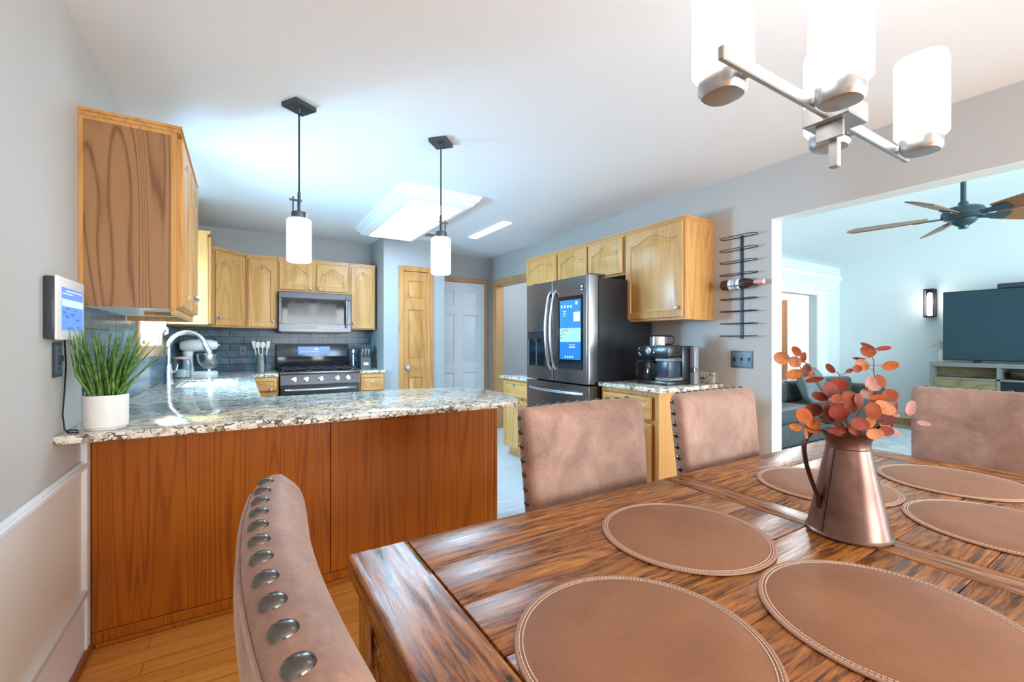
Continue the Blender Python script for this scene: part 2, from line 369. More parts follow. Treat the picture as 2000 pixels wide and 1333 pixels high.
    def build(s, name, mats, parent=None, ang=35, origin=None, flip=True):
        bm = s.bm
        if flip: bmesh.ops.recalc_face_normals(bm, faces=bm.faces)
        if parent is not None: og = WO[parent.name]
        elif origin is not None: og = V3(origin)
        else:
            xs = [v.co for v in bm.verts]
            og = V3(((min(p.x for p in xs) + max(p.x for p in xs)) / 2, (min(p.y for p in xs) + max(p.y for p in xs)) / 2, min(p.z for p in xs)))
        for v in bm.verts: v.co -= og
        me = bpy.data.meshes.new(name); bm.to_mesh(me); bm.free()
        for m in (mats if isinstance(mats, list) else [mats]): me.materials.append(M[m] if isinstance(m, str) else m)
        if ang:
            for p in me.polygons: p.use_smooth = True
            me.set_sharp_from_angle(angle=R(ang))
        ob = bpy.data.objects.new(name, me); C.objects.link(ob)
        WO[ob.name] = og
        if parent is not None: ob.parent = parent
        else: ob.location = og
        return ob

def tag(o, label, cat, group=None, kind=None):
    o['label'] = label; o['category'] = cat
    if group: o['group'] = group
    if kind: o['kind'] = kind
    return o
def thing(name, label, cat, loc, group=None):
    o = bpy.data.objects.new(name, None); C.objects.link(o); o.location = loc; o.empty_display_size = 0.05
    WO[o.name] = V3(loc); return tag(o, label, cat, group)
def struct(name, mb, mats, parent=None, ang=30):
    o = mb.build(name, mats, parent, ang)
    if parent is None: o['kind'] = 'structure'
    return o
def copy_tree(o, parent=None):
    c = o.copy(); C.objects.link(c)
    if parent is not None: c.parent = parent
    for ch in o.children: copy_tree(ch, c)
    return c
def bx(*a, **k):
    m = MB(); m.box(*a, **k); return m
def knob(door, p, Nn, mt='nickel', r=0.014):
    m = MB(); p = V3(p); Nn = V3(Nn)
    m.lathe(p, [(0.006, 0), (0.005, 0.012), (r, 0.018), (r, 0.024), (r * 0.6, 0.029), (0.0, 0.030)], n=14, axis=Nn, cap0=True)
    return m.build('knob', mt, door)

# ================================================================== room shell
struct('floor', bx(XL, XR + 0.12, YBACK, 2.42, -0.05, 0.0), 'floor_oak')
struct('floor_kitchen', bx(XL, XR + 0.12, 2.42, 5.62, -0.05, 0.0), 'floor_tile')
struct('floor_living', bx(XR + 0.12, LX + 1.6, -4.2, 6.2, -0.05, 0.0), 'floor_living')
struct('ceiling', bx(XL - 0.12, XR, YBACK - 0.12, YB + 0.12, ZC, ZC + 0.06), 'ceil')
WY0, WY1, WZ0, WZ1 = 3.44, 4.28, 1.20, 2.02        # kitchen window opening
m = MB(); a, b = XL - 0.14, XL
m.box(a, b, YBACK - 0.12, WY0, 0, ZC); m.box(a, b, WY1, YB + 0.12, 0, ZC); m.box(a, b, WY0, WY1, 0, WZ0); m.box(a, b, WY0, WY1, WZ1, ZC)
struct('wall_left', m, 'wall_l')
struct('wall_wainscot', bx(XL, XL + 0.004, YBACK, 2.37, 0.0, 0.73), 'wains')
struct('wall_back', bx(XL, XR + 0.12, YB, YB + 0.12, 0, ZC), 'kwall')
# right wall: kitchen and dining side painted greige, living side pale
D0, D1, DZ = 4.45, 5.45, 2.03                     # doorway to the mud room
OY, OZ = 1.634, 2.067                             # wide opening to the living room
m = MB()
for x0, x1, mi in ((XR, XR + 0.06, 0), (XR + 0.06, XR + 0.12, 1)):
    m.mi = mi; zt = ZC if mi == 0 else 4.3
    m.box(x0, x1, OY, D0, 0, zt); m.box(x0, x1, D0, D1, DZ, zt); m.box(x0, x1, D1, YB, 0, zt)
    m.box(x0, x1, -1.9, OY, OZ, zt); m.box(x0, x1, YBACK, -1.9, 0, zt)
struct('wall_right', m, ['wall', 'lwall'])
m = MB(); m.box(XR - 0.001, XR + 0.121, OY - 0.004, OY, 0, OZ); m.box(XR - 0.001, XR + 0.121, -1.9, OY - 0.004, OZ - 0.004, OZ)
struct('trim_1', m, 'lwall')
# dining wall behind the camera, with its wide window
m = MB(); a, b = YBACK - 0.12, YBACK
m.box(XL, 0.6, a, b, 0, ZC); m.box(2.9, XR, a, b, 0, ZC); m.box(0.6, 2.9, a, b, 0, 0.35); m.box(0.6, 2.9, a, b, 2.3, ZC)
struct('wall_front', m, 'wall')
# pantry closet
PX0, PX1, PY = 1.385, 2.125, 5.03
m = MB()
m.box(PX0, 1.600, PY, PY + 0.10, 0, ZC - 0.001); m.box(1.922, PX1, PY, PY + 0.10, 0, ZC - 0.001); m.box(1.600, 1.922, PY, PY + 0.10, 2.06, ZC - 0.001)
m.box(PX0, PX0 + 0.08, PY + 0.10, YB, 0, ZC - 0.001); m.box(PX1 - 0.08, PX1, PY + 0.10, YB, 0, ZC - 0.001)
struct('wall_pantry', m, 'kwall')

# wainscot on the left wall: chair rail, tall baseboard, oak shoe
m = MB(); m.box(XL, XL + 0.012, YBACK, 2.37, 0.725, 0.765, 0.003); m.box(XL, XL + 0.024, YBACK, 2.37, 0.738, 0.756, 0.004)
struct('trim_2', m, 'white')
m = MB(); m.box(XL, XL + 0.014, YBACK, 2.37, 0.0, 0.235, 0.003); m.box(XL, XL + 0.022, YBACK, 2.37, 0.235, 0.262, 0.006, 2)
struct('baseboard_left', m, 'white')
struct('trim_3', bx(XL + 0.014, XL + 0.032, YBACK, 2.37, 0.0, 0.03, 0.006, 2), 'pen')
struct('lit_wall_strip', bx(XL, XL + 0.02, 2.335, 2.385, 0.0, 0.86, 0.003), 'white')  # white strip added for the brightly lit end of the wall, no real trim

# kitchen window: oak casing, white sash
wd = bx(XL - 0.10, XL - 0.07, WY0, WY1, WZ0, WZ1)
win = struct('window_1', bx(XL - 0.105, XL - 0.095, WY0 + 0.03, WY1 - 0.03, WZ0 + 0.03, WZ1 - 0.03), 'pane'); wd.bm.free()
m = MB()
for q in ((WY0 - 0.065, WY0, WZ0 - 0.07, WZ1 + 0.065), (WY1, WY1 + 0.065, WZ0 - 0.07, WZ1 + 0.065), (WY0, WY1, WZ1, WZ1 + 0.065), (WY0, WY1, WZ0 - 0.07, WZ0)):
    m.box(XL, XL + 0.018, q[0], q[1], q[2], q[3], 0.003)
m.box(XL - 0.09, XL + 0.03, WY0 - 0.02, WY1 + 0.02, WZ0 - 0.012, WZ0 + 0.008, 0.003)
for q in ((WY0, WY0 + 0.012, WZ0, WZ1), (WY1 - 0.012, WY1, WZ0, WZ1), (WY0, WY1, WZ1 - 0.012, WZ1)): m.box(XL - 0.12, XL, q[0], q[1], q[2], q[3])
m.build('window_casing', 'trim_oak', win)
m = MB()
for q in ((WY0 + 0.012, WY0 + 0.05, WZ0, WZ1), (WY1 - 0.05, WY1 - 0.012, WZ0, WZ1), (WY0, WY1, WZ0, WZ0 + 0.04), (WY0, WY1, WZ1 - 0.05, WZ1 - 0.012), ((WY0 + WY1) / 2 - 0.012, (WY0 + WY1) / 2 + 0.012, WZ0, WZ1)):
    m.box(XL - 0.12, XL - 0.085, *q)
m.build('window_sash', 'white', win)

# tiled backsplashes
struct('wall_tile_left', bx(XL, XL + 0.008, 2.36, WY0 - 0.065, 0.915, 1.372), 'tile_y')
m = MB(); m.box(XL, XL + 0.008, WY0 - 0.065, WY1 + 0.065, 0.915, WZ0 - 0.07); m.box(XL, XL + 0.008, WY1 + 0.065, YB - 0.008, 0.915, 1.385)
struct('wall_tile_sink', m, 'tile_y')
struct('wall_tile_back', bx(XL + 0.008, PX0, YB - 0.008, YB, 0.915, 1.40), 'tile_x')

# pantry door with oak casing
def panel_door(name, x0, x1, z1, y0, y1, cols, rows, m_body, kind='structure', parent=None):
    """door slab facing -y with raised panels: cols = [(x0,x1)], rows = [(z0,z1)]"""
    m = MB(); yf = y0
    xs = [x0] + [v for c in cols for v in c] + [x1]; zs = [0.008] + [v for r in rows for v in r] + [z1]
    m.box(x0, x1, y0 + 0.012, y1, 0.008, z1)
    for i in range(0, len(xs), 2): m.box(xs[i], xs[i + 1], y0, y0 + 0.012, 0.008, z1)
    for c in cols:
        for i in range(0, len(zs), 2): m.box(c[0], c[1], y0, y0 + 0.012, zs[i], zs[i + 1])
        for r in rows:
            d = 0.026; g = 0.007
            q = lambda k, y: [V3((c[0] + k, y, r[0] + k)), V3((c[1] - k, y, r[0] + k)), V3((c[1] - k, y, r[1] - k)), V3((c[0] + k, y, r[1] - k))]
            m.rings([q(g, y0 + 0.012), q(d, y0 + 0.003)], cap0=False)
    o = m.build(name, m_body, parent)
    if parent is None: o['kind'] = kind
    return o
def casing_y(name, x0, x1, z1, y, mt, wdt=0.06):
    m = MB(); m.box(x0 - wdt, x0, y - 0.018, y, 0, z1 + wdt, 0.004); m.box(x1, x1 + wdt, y - 0.018, y, 0, z1 + wdt, 0.004); m.box(x0, x1, y - 0.018, y, z1, z1 + wdt, 0.004)
    return struct(name, m, mt)
pd = panel_door('door_1', 1.606, 1.916, 2.052, PY - 0.004, PY + 0.035, [(1.668, 1.852)], [(0.10, 0.815), (1.030, 1.605), (1.735, 1.945)], 'pantry')
casing_y('trim_5', 1.612, 1.914, 2.056, PY, 'pantry', 0.058)
m = MB(); m.lathe((1.655, PY - 0.004, 0.93), [(0.026, 0), (0.026, 0.006), (0.012, 0.010), (0.011, 0.03), (0.030, 0.042), (0.034, 0.056), (0.026, 0.068), (0.0, 0.071)], n=20, axis=(0, -1, 0)); m.build('door_knob', 'nickel', pd)
for z in (1.80, 1.02, 0.25): bx(1.913, 1.922, PY - 0.010, PY - 0.004, z - 0.045, z + 0.045, 0.002).build('hinge', 'nickel', pd)

# white six-panel door in the back wall
wdr = panel_door('door_2', 2.150, 2.965, 2.05, YB - 0.022, YB - 0.002, [(2.245, 2.500), (2.625, 2.855)], [(0.22, 0.80), (0.94, 1.60), (1.72, 1.93)], 'wdoor')
casing_y('trim_6', 2.140, 2.972, 2.056, YB, 'trim_oak', 0.058)
for z in (1.82, 1.05, 0.25): bx(2.958, 2.974, YB - 0.030, YB - 0.0225, z - 0.045, z + 0.045, 0.002).build('hinge', 'nickel', wdr)
# oak jamb and casing of the doorway in the right wall
m = MB(); m.box(XR - 0.018, XR, D1 - 0.004, D1 + 0.075, 0, DZ + 0.07, 0.004); m.box(XR - 0.018, XR, D0 - 0.07, D0, 0.86, DZ + 0.07, 0.004); m.box(XR - 0.018, XR, D0, D1, DZ, DZ + 0.07, 0.004)
m.box(XR - 0.004, XR + 0.13, D1 - 0.016, D1, 0, DZ); m.box(XR - 0.004, XR + 0.13, D0, D0 + 0.016, 0, DZ); m.box(XR - 0.004, XR + 0.13, D0, D1, DZ - 0.016, DZ)
struct('trim_7', m, 'trim_oak')
# mud room beyond
struct('wall_mudroom', bx(4.75, 4.85, 3.46, 6.2, 0, ZC), 'kwall')
struct('wall_mudroom_end', bx(XR + 0.12, 4.75, 6.1, 6.2, 0, ZC), 'kwall')
struct('ceiling_mudroom', bx(XR + 0.12, 4.85, LY + 0.10, 6.2, ZC, ZC + 0.05), 'ceil')
point('mudroom_fill', (4.0, 4.9, 2.2), 30, (0.85, 0.93, 1.0), 0.15)  # unseen point light added so the mud room reads bright

# ================================================================== living room shell
struct('wall_television', bx(LX, LX + 0.12, -4.2, LY + 0.1, 0, 4.3), 'lwall')
EX0, EX1, EZ = 6.35, 7.60, 1.95
m = MB(); m.box(XR + 0.12, EX0, LY, LY + 0.1, 0, 2.50); m.box(EX1, LX, LY, LY + 0.1, 0, 2.50); m.box(EX0, EX1, LY, LY + 0.1, EZ, 2.50)
struct('wall_hall', m, 'lwall')
m = MB()     # vaulted ceiling
ys = [(LY + 0.1, ZC - 0.03), (-1.0, ZC + 1.31), (-4.2, ZC + 0.35)]
m.rings([[V3((x, y, z)) for y, z in ys] + [V3((x, y, z + 0.08)) for y, z in reversed(ys)] for x in (XR + 0.12, LX + 0.1)])
struct('ceiling_living', m, 'lwall')
m = MB(); a, b = -4.32, -4.2
m.box(XR + 0.12, 4.1, a, b, 0, 4.0); m.box(7.9, LX, a, b, 0, 4.0); m.box(4.1, 7.9, a, b, 0, 0.5); m.box(4.1, 7.9, a, b, 2.4, 4.0)
struct('wall_living_front', m, 'lwall')
# entablature above the hall opening
m = MB(); prof = [(0.0, 2.04), (0.020, 2.045), (0.024, 2.065), (0.035, 2.08), (0.055, 2.12), (0.085, 2.17), (0.115, 2.20), (0.125, 2.21), (0.125, 2.262), (0.0, 2.262)]
m.rings([[V3((x, LY - d, z)) for d, z in prof] for x in (6.10, 8.16)])
struct('trim_8', m, 'white')
m = MB(); m.box(EX0 - 0.30, EX0, LY - 0.02, LY, 0, 2.04); m.box(EX1, EX1 + 0.32, LY - 0.02, LY, 0, 2.04); m.box(EX0, EX1, LY - 0.02, LY, EZ, 2.04)
struct('trim_9', m, 'white')
struct('baseboard_television', bx(LX - 0.016, LX, -4.2, LY, 0, 0.10, 0.003), 'trim_oak')
# hall beyond
struct('wall_hall_end', bx(4.9, 9.95, 5.2, 5.3, 0, ZC), 'lwall')
struct('wall_hall_right', bx(9.9, 10.0, LY + 0.1, 5.3, 0, ZC), 'white')
struct('ceiling_hall', bx(4.85, 10.0, LY + 0.1, 5.3, ZC, ZC + 0.05), 'ceil')
m = MB(); m.box(9.875, 9.8995, 4.92, 4.99, 0, 2.12, 0.004); m.box(9.875, 9.8995, 4.99, 5.19, 2.05, 2.12, 0.004)
struct('trim_10', m, 'hall_oak')
struct('door_3', bx(9.885, 9.8995, 4.9905, 5.19, 0.0, 2.0495), 'hall_oak')
point('hall_fill', (8.6, 4.3, 2.1), 60, (0.95, 0.97, 1.0), 0.2)  # fill light added to brighten the hall, no fitting modelled
M['rugm'] = M['rug']
tag(bx(4.3, 7.9, -0.9, 2.65, 0.0, 0.012, 0.003).build('rug', 'rug'), 'blue grey patterned rug on the living room floor', 'rug')

# ================================================================== cabinets
def cabinet(name, label, o, U, Nn, wdt, depth, z0, z1, doors, cat='cabinet', group=None, crown=0.0, toe=0.0, arch=0.05, drawers=(), body='oak', fr=0.05, over=0.014, btop=None):
    """o = left end of the FRONT plane (x, y); doors = [(u0, u1, za, zb, knob_u or None, knob_z)]; drawers the same"""
    U, Nn = V3(U), V3(Nn); o = V3((o[0], o[1], 0))
    c0 = o + U * (wdt / 2) - Nn * (depth / 2)
    t = thing(name, label, cat, (c0.x, c0.y, z0), group)
    m = MB(); Z = V3((0, 0, 1))
    def ob(u0, u1, d0, d1, za, zb): m.obox(o + U * ((u0 + u1) / 2) + Nn * ((d0 + d1) / 2) + Z * ((za + zb) / 2), U, Nn, Z, (u1 - u0) / 2, abs(d1 - d0) / 2, (zb - za) / 2)
    zb0 = z0 + toe
    ob(0.0, wdt, -depth, -0.018, zb0, btop or z1)
    # face frame: stiles and rails
    ob(0, 0.032, -0.018, 0, zb0, z1); ob(wdt - 0.032, wdt, -0.018, 0, zb0, z1); ob(0.032, wdt - 0.032, -0.018, 0, zb0, zb0 + 0.03); ob(0.032, wdt - 0.032, -0.018, 0, z1 - 0.03, z1)
    edges = sorted({(d[0], d[1]) for d in doors})
    for (a0, a1), (b0, b1) in zip(edges, edges[1:]): ob(a1 - 0.012, b0 + 0.012, -0.0181, -0.0001, zb0 + 0.03, z1 - 0.03)
    if toe: ob(0, wdt, -depth, -0.075, z0, zb0)
    m.build('body', body, t)
    if crown:
        m = MB(); ob(-over, wdt + over, -depth, over, z1, z1 + crown * 0.55); ob(-over - 0.006, wdt + over + 0.006, -depth, over + 0.006, z1 + crown * 0.55, z1 + crown)
        m.build('crown_strip', 'oak_x' if abs(U.x) > 0.5 else 'oak_y', t)
    for (u0, u1, za, zb, ku, kz) in doors:
        m = MB(); m.door(o + U * u0 + Z * za, U, Nn, u1 - u0, zb - za, 0.020, fr, arch)
        d = m.build('door', 'oak', t)
        if ku is not None: knob(d, o + U * ku + Z * kz + Nn * 0.020, Nn)
    for (u0, u1, za, zb, ku, kz) in drawers:
        m = MB(); m.door(o + U * u0 + Z * za, U, Nn, u1 - u0, zb - za, 0.020, 0.028, 0)
        d = m.build('drawer', 'oak_x' if abs(U.x) > 0.5 else 'oak_y', t)
        if ku is not None: knob(d, o + U * ku + Z * kz + Nn * 0.020, Nn)
    return t
UB, UT = 1.372, 2.105
# left wall uppers (front faces +x, so U runs along +y)
XF = XL + 0.302
def left_upper(y0, y1, name_label, ndoor=2, knobs=(0, 1)):
    wdt = y1 - y0; st = wdt / ndoor; ds = []
    for i in range(ndoor):
        a_, b_ = i * st + 0.014, (i + 1) * st - 0.014
        ds.append((a_, b_, UB + 0.008, UT - 0.016, (a_ + 0.03) if knobs[i] == 0 else (b_ - 0.03), UB + 0.075))
    return cabinet('wall_cabinet', name_label, (XF, y0), (0, 1, 0), (1, 0, 0), wdt, 0.302, UB, UT, ds, group='oak wall cabinets', crown=0.026, arch=0.05)
lc = left_upper(2.318, 3.12, 'long oak wall cabinet at the left, dark veneered end towards the dining area', 2, (1, 0))
m = MB(); m.box(XL + 0.001, XF - 0.002, 2.3115, 2.3175, UB - 0.004, UT); m.build('end_panel', 'oak_end', lc)['label'] = 'dark veneered end panel'
m = MB(); m.box(XF - 0.018, XF - 0.0005, 2.3095, 2.3115, UB - 0.004, UT); m.box(XL + 0.001, XL + 0.014, 2.3095, 2.3115, UB - 0.004, UT); m.box(XL + 0.014, XF - 0.018, 2.3095, 2.3115, UT - 0.014, UT)
m.build('edge_strip', 'oak', lc)
m = MB(); m.box(XL + 0.012, XF - 0.022, 2.33, 3.11, UB - 0.004, UB - 0.0005); m.build('underside', 'white', lc)
m = MB(); m.box(XF - 0.022, XF - 0.004, 2.318, 3.118, UB - 0.030, UB - 0.0005, 0.003); m.box(XL + 0.012, XF - 0.022, 3.095, 3.118, UB - 0.03, UB - 0.0005); m.box(XL + 0.15, XF - 0.03, 2.62, 2.66, UB - 0.02, UB - 0.0045); m.build('light_rail', 'oak_y', lc)
left_upper(4.37, 4.985, 'oak wall cabinet between the sink window and the corner cabinet', 1, (1,))
# diagonal corner wall cabinet
t = thing('wall_cabinet', 'oak corner wall cabinet set at an angle, left of the back wall run', 'cabinet', (-0.35, 5.4, UB), 'oak wall cabinets')
p0, p1 = V3((XF, 4.99, 0)), V3((0.045, YB - 0.302, 0)); U = (p1 - p0).normalized(); Nn = V3((U.y, -U.x, 0)); wd_ = (p1 - p0).length
m = MB(); m.prism([(XL + 0.001, 4.99, UB), (p0.x, p0.y, UB), (p1.x, p1.y, UB), (p1.x, YB - 0.009, UB), (XL + 0.001, YB - 0.009, UB)], (0, 0, UT - UB)); m.build('body', 'oak', t)
m = MB(); e = 0.014; m.prism([(XL + 0.001, 4.995, UT), (p0.x + e, p0.y + 0.002, UT), (p1.x - 0.002, p1.y - e, UT), (p1.x - 0.002, YB - 0.009, UT), (XL + 0.001, YB - 0.009, UT)], (0, 0, 0.026)); m.build('crown_strip', 'oak_x', t)
m = MB(); m.door(p0 + U * 0.03 + V3((0, 0, UB + 0.016)), U, Nn, wd_ - 0.06, UT - UB - 0.032, 0.02, 0.055, 0.05); d = m.build('door', 'oak', t)
knob(d, p0 + U * 0.062 + V3((0, 0, UB + 0.085)) + Nn * 0.02, Nn)
# back wall uppers (front faces -y)
YF = YB - 0.302
cabinet('wall_cabinet', 'tall narrow oak wall cabinet just left of the microwave', (0.05, YF), (1, 0, 0), (0, -1, 0), 0.285, 0.293, UB, UT, [(0.016, 0.272, UB + 0.012, UT - 0.016, 0.246, UB + 0.075)], group='oak wall cabinets', crown=0.026, arch=0.06, over=0.0)
cabinet('wall_cabinet', 'short double-door oak cabinet directly above the microwave', (0.340, YF), (1, 0, 0), (0, -1, 0), 0.722, 0.293, 1.772, UT, [(0.012, 0.338, 1.79, UT - 0.016, 0.31, 1.815), (0.376, 0.706, 1.79, UT - 0.016, 0.405, 1.815)], group='oak wall cabinets', crown=0.026, arch=0.055, over=0.0)
cabinet('wall_cabinet', 'tall narrow oak wall cabinet right of the microwave, against the pantry wall', (1.067, YF), (1, 0, 0), (0, -1, 0), 0.290, 0.293, UB, UT, [(0.016, 0.274, UB + 0.012, UT - 0.016, 0.040, UB + 0.075)], group='oak wall cabinets', crown=0.026, arch=0.05, over=0.0)
# right wall uppers (front faces -x, U runs along -y)
RT = 2.128; XG = XR - 0.325
cabinet('wall_cabinet', 'short oak wall cabinet far left above the refrigerator, beside the doorway', (XG, 4.155), (0, -1, 0), (-1, 0, 0), 0.575, 0.325, 1.795, RT, [(0.014, 0.565, 1.81, RT - 0.014, 0.54, 1.835)], group='oak wall cabinets', crown=0.026, arch=0.045, over=0.0)
cabinet('wall_cabinet', 'short double-door oak wall cabinet above the right half of the refrigerator', (XG, 3.575), (0, -1, 0), (-1, 0, 0), 0.912, 0.325, 1.795, RT, [(0.012, 0.448, 1.81, RT - 0.014, 0.425, 1.832), (0.466, 0.900, 1.81, RT - 0.014, 0.490, 1.832)], group='oak wall cabinets', crown=0.026, arch=0.055, over=0.0)
cabinet('wall_cabinet', 'large single-door oak wall cabinet above the coffee maker', (XG, 2.658), (0, -1, 0), (-1, 0, 0), 0.590, 0.325, 1.395, RT, [(0.022, 0.572, 1.412, RT - 0.014, 0.535, 1.482)], group='oak wall cabinets', crown=0.026, arch=0.055, over=0.004)

# ------------------------------------------------------------------ base cabinets and the granite worktops
CT, CB = 0.915, 0.884
t = thing('peninsula_cabinet', 'long red-brown oak peninsula base with two flat veneered back panels', 'cabinet', (0.41, 2.6, 0.0))
bx(XL + 0.022, 1.352, 2.40, 2.84, 0.0, CB).build('body', 'pen', t)
bx(XL + 0.0215, 0.3865, 2.386, 2.3998, 0.062, CB, 0.001).build('back_panel', 'pen', t)
bx(0.3905, 1.340, 2.386, 2.3998, 0.062, CB, 0.001).build('back_panel', 'pen', t)
m = MB(); m.box(XL + 0.0215, 1.357, 2.380, 2.3998, 0.0, 0.060, 0.003); m.box(XL + 0.034, 1.362, 2.366, 2.380, 0.0, 0.020, 0.005); m.build('base_strip', 'pen', t)
bx(1.3415, 1.360, 2.384, 2.45, 0.0605, CB, 0.002).build('corner_post', 'pen', t)
for i in range(3):
    m = MB(); x1_ = 1.33 - i * 0.41; m.door((x1_, 2.84, 0.12), (-1, 0, 0), (0, 1, 0), 0.38, 0.56, 0.02, 0.05, 0.0); d = m.build('door', 'oak', t); knob(d, (x1_ - 0.34, 2.86, 0.62), (0, 1, 0))
    m = MB(); m.door((x1_, 2.84, 0.70), (-1, 0, 0), (0, 1, 0), 0.38, 0.15, 0.02, 0.028, 0.0); d = m.build('drawer', 'oak_x', t); knob(d, (x1_ - 0.19, 2.86, 0.775), (0, 1, 0))
for y0_, y1_, top_, lab_ in ((2.90, 3.745, None, 'oak base cabinet in the sink run, next to the peninsula'), (3.75, 4.51, 0.70, 'oak sink base cabinet under the window'), (4.515, 4.955, None, 'oak base cabinet in the corner right of the sink')):
    w_ = y1_ - y0_; nd = 2 if w_ > 0.6 else 1; st = w_ / nd
    cabinet('base_cabinet', lab_, (0.07, y0_), (0, 1, 0), (1, 0, 0), w_, 0.595, 0.0, CB, [(i * st + 0.02, (i + 1) * st - 0.02, 0.12, 0.70, i * st + (0.06 if i else st - 0.06), 0.66) for i in range(nd)],
            toe=0.1, arch=0, drawers=[(i * st + 0.02, (i + 1) * st - 0.02, 0.725, 0.865, (i + 0.5) * st, 0.79) for i in range(nd)], btop=top_)
cabinet('base_cabinet', 'narrow oak base cabinet left of the stove', (0.085, 4.985), (1, 0, 0), (0, -1, 0), 0.240, 0.60, 0.0, CB,
    [(0.014, 0.226, 0.12, 0.725, 0.195, 0.69)], toe=0.1, arch=0, drawers=[(0.014, 0.226, 0.745, 0.868, 0.17, 0.755)], fr=0.04)
cabinet('base_cabinet', 'narrow oak base cabinet with drawers right of the stove', (1.105, 4.985), (1, 0, 0), (0, -1, 0), 0.276, 0.60, 0.0, CB,
    [(0.014, 0.262, 0.12, 0.66, 0.05, 0.62)], toe=0.1, arch=0, drawers=[(0.014, 0.262, 0.695, 0.866, 0.138, 0.785)], fr=0.04)
XC = XR - 0.66
cabinet('base_cabinet', 'oak base cabinet under the coffee maker', (XC, 2.585), (0, -1, 0), (-1, 0, 0), 0.555, 0.655, 0.0, CB,
    [(0.030, 0.495, 0.115, 0.66, 0.44, 0.61)], toe=0.1, arch=0, drawers=[(0.030, 0.495, 0.69, 0.845, 0.26, 0.765)])
cabinet('base_cabinet', 'pale oak base cabinet at the far side of the refrigerator', (2.470, 4.185), (0, -1, 0), (-1, 0, 0), 0.66, 0.60, 0.0, 0.832,
    [(0.02, 0.32, 0.11, 0.62, 0.29, 0.57), (0.34, 0.64, 0.11, 0.62, 0.37, 0.57)], toe=0.1, arch=0, drawers=[(0.02, 0.64, 0.65, 0.815, 0.24, 0.775)])

def slab(m, poly, z0, z1, bev=0.006):
    k = MB(); k.prism([(x, y, z0) for x, y in poly], (0, 0, z1 - z0))
    bmesh.ops.recalc_face_normals(k.bm, faces=k.bm.faces)
    es = [e for e in k.bm.edges if len(e.link_faces) == 2 and e.calc_face_angle(0) > 1.2 and abs(e.verts[0].co.z - e.verts[1].co.z) < 1e-5]
    bmesh.ops.bevel(k.bm, geom=es, offset=bev, segments=2, affect='EDGES', profile=0.5)
    me = bpy.data.meshes.new('tmp'); k.bm.to_mesh(me); k.bm.free(); m.bm.from_mesh(me); bpy.data.meshes.remove(me)
x0, x1 = XL + 0.0005, 0.10
m = MB()
pen = [(x0, 2.88), (x0, 2.045)]
pen += [(-0.3, 2.033), (0.6, 2.005)]
pen += [(1.18, 1.985), (1.235, 1.990), (1.275, 2.010), (1.310, 2.055), (1.345, 2.16), (1.375, 2.30), (1.392, 2.44), (1.388, 2.56), (1.36, 2.66), (1.31, 2.74), (1.24, 2.80), (1.14, 2.845), (1.00, 2.87), (0.82, 2.88)]
slab(m, pen, CB, CT, 0.007)
SX0, SX1, SY0, SY1 = -0.385, -0.015, 3.78, 4.48
for q in ((x0, x1, 2.8801, SY0), (x0, SX0, SY0, SY1), (SX1, x1, SY0, SY1), (x0, x1, SY1, YB - 0.0085), (x1 + 0.0001, 0.326, 4.965, YB - 0.0085)):
    m.box(q[0], q[1], q[2], q[3], CB, CT)
tag(m.build('worktop', 'granite'), 'speckled granite worktop running along the sink and out over the peninsula', 'worktop')
tag(bx(1.103, PX0 - 0.001, 4.965, YB - 0.0085, CB, CT, 0.004).build('worktop', 'granite'), 'short granite worktop right of the stove', 'worktop')
t = thing('worktop', 'granite worktop under the coffee maker with a low granite upstand', 'worktop', (2.73, 2.3, CB))
bx(XC - 0.035, XR - 0.001, 1.985, 2.59, CB, CT, 0.005, 2).build('slab', 'granite', t)
bx(XR - 0.022, XR - 0.001, 2.052, 2.59, CT, CT + 0.082, 0.002).build('upstand', 'granite', t)
m = MB(); slab(m, [(2.425, 3.515), (XR - 0.001, 3.515), (XR - 0.001, 4.235), (2.47, 4.235), (2.435, 4.222), (2.425, 4.19)], 0.832, 0.862, 0.005)
tag(m.build('worktop', 'granite'), 'granite worktop at the far side of the refrigerator', 'worktop')
# sink
m = MB(); a0, a1, b0, b1 = SX0 + 0.002, SX1 - 0.002, SY0 + 0.002, SY1 - 0.002
rr = lambda i, z: [V3((a0 + i, b0 + i, z)), V3((a1 - i, b0 + i, z)), V3((a1 - i, b1 - i, z)), V3((a0 + i, b1 - i, z))]
m.rings([rr(0, 0.72), rr(0, 0.897), rr(0.012, 0.897), rr(0.016, 0.75), rr(0.05, 0.735)]); 
sk = tag(m.build('sink', 'enamel', ang=30), 'white undermount sink set in the granite below the window', 'sink')
m = MB(); m.lathe(((a0 + a1) / 2, 4.13, 0.735), [(0.04, 0), (0.04, 0.004), (0.025, 0.003)], n=20); m.build('drain', 'chrome', sk)

# ================================================================== kitchen appliances
X3, Y3, Z3 = V3((1, 0, 0)), V3((0, 1, 0)), V3((0, 0, 1))
def bow(p0, p1, out, rise, n=15, ends=0.14):          # bowed appliance handle between two points
    p0, p1, out = V3(p0), V3(p1), V3(out); pts = []
    for i in range(n + 1):
        k = i / n; s = math.sin(math.pi * min(max((k) / 1, 0), 1)) ** 0.55
        pts.append(p0.lerp(p1, k) + out * rise * s)
    return pts
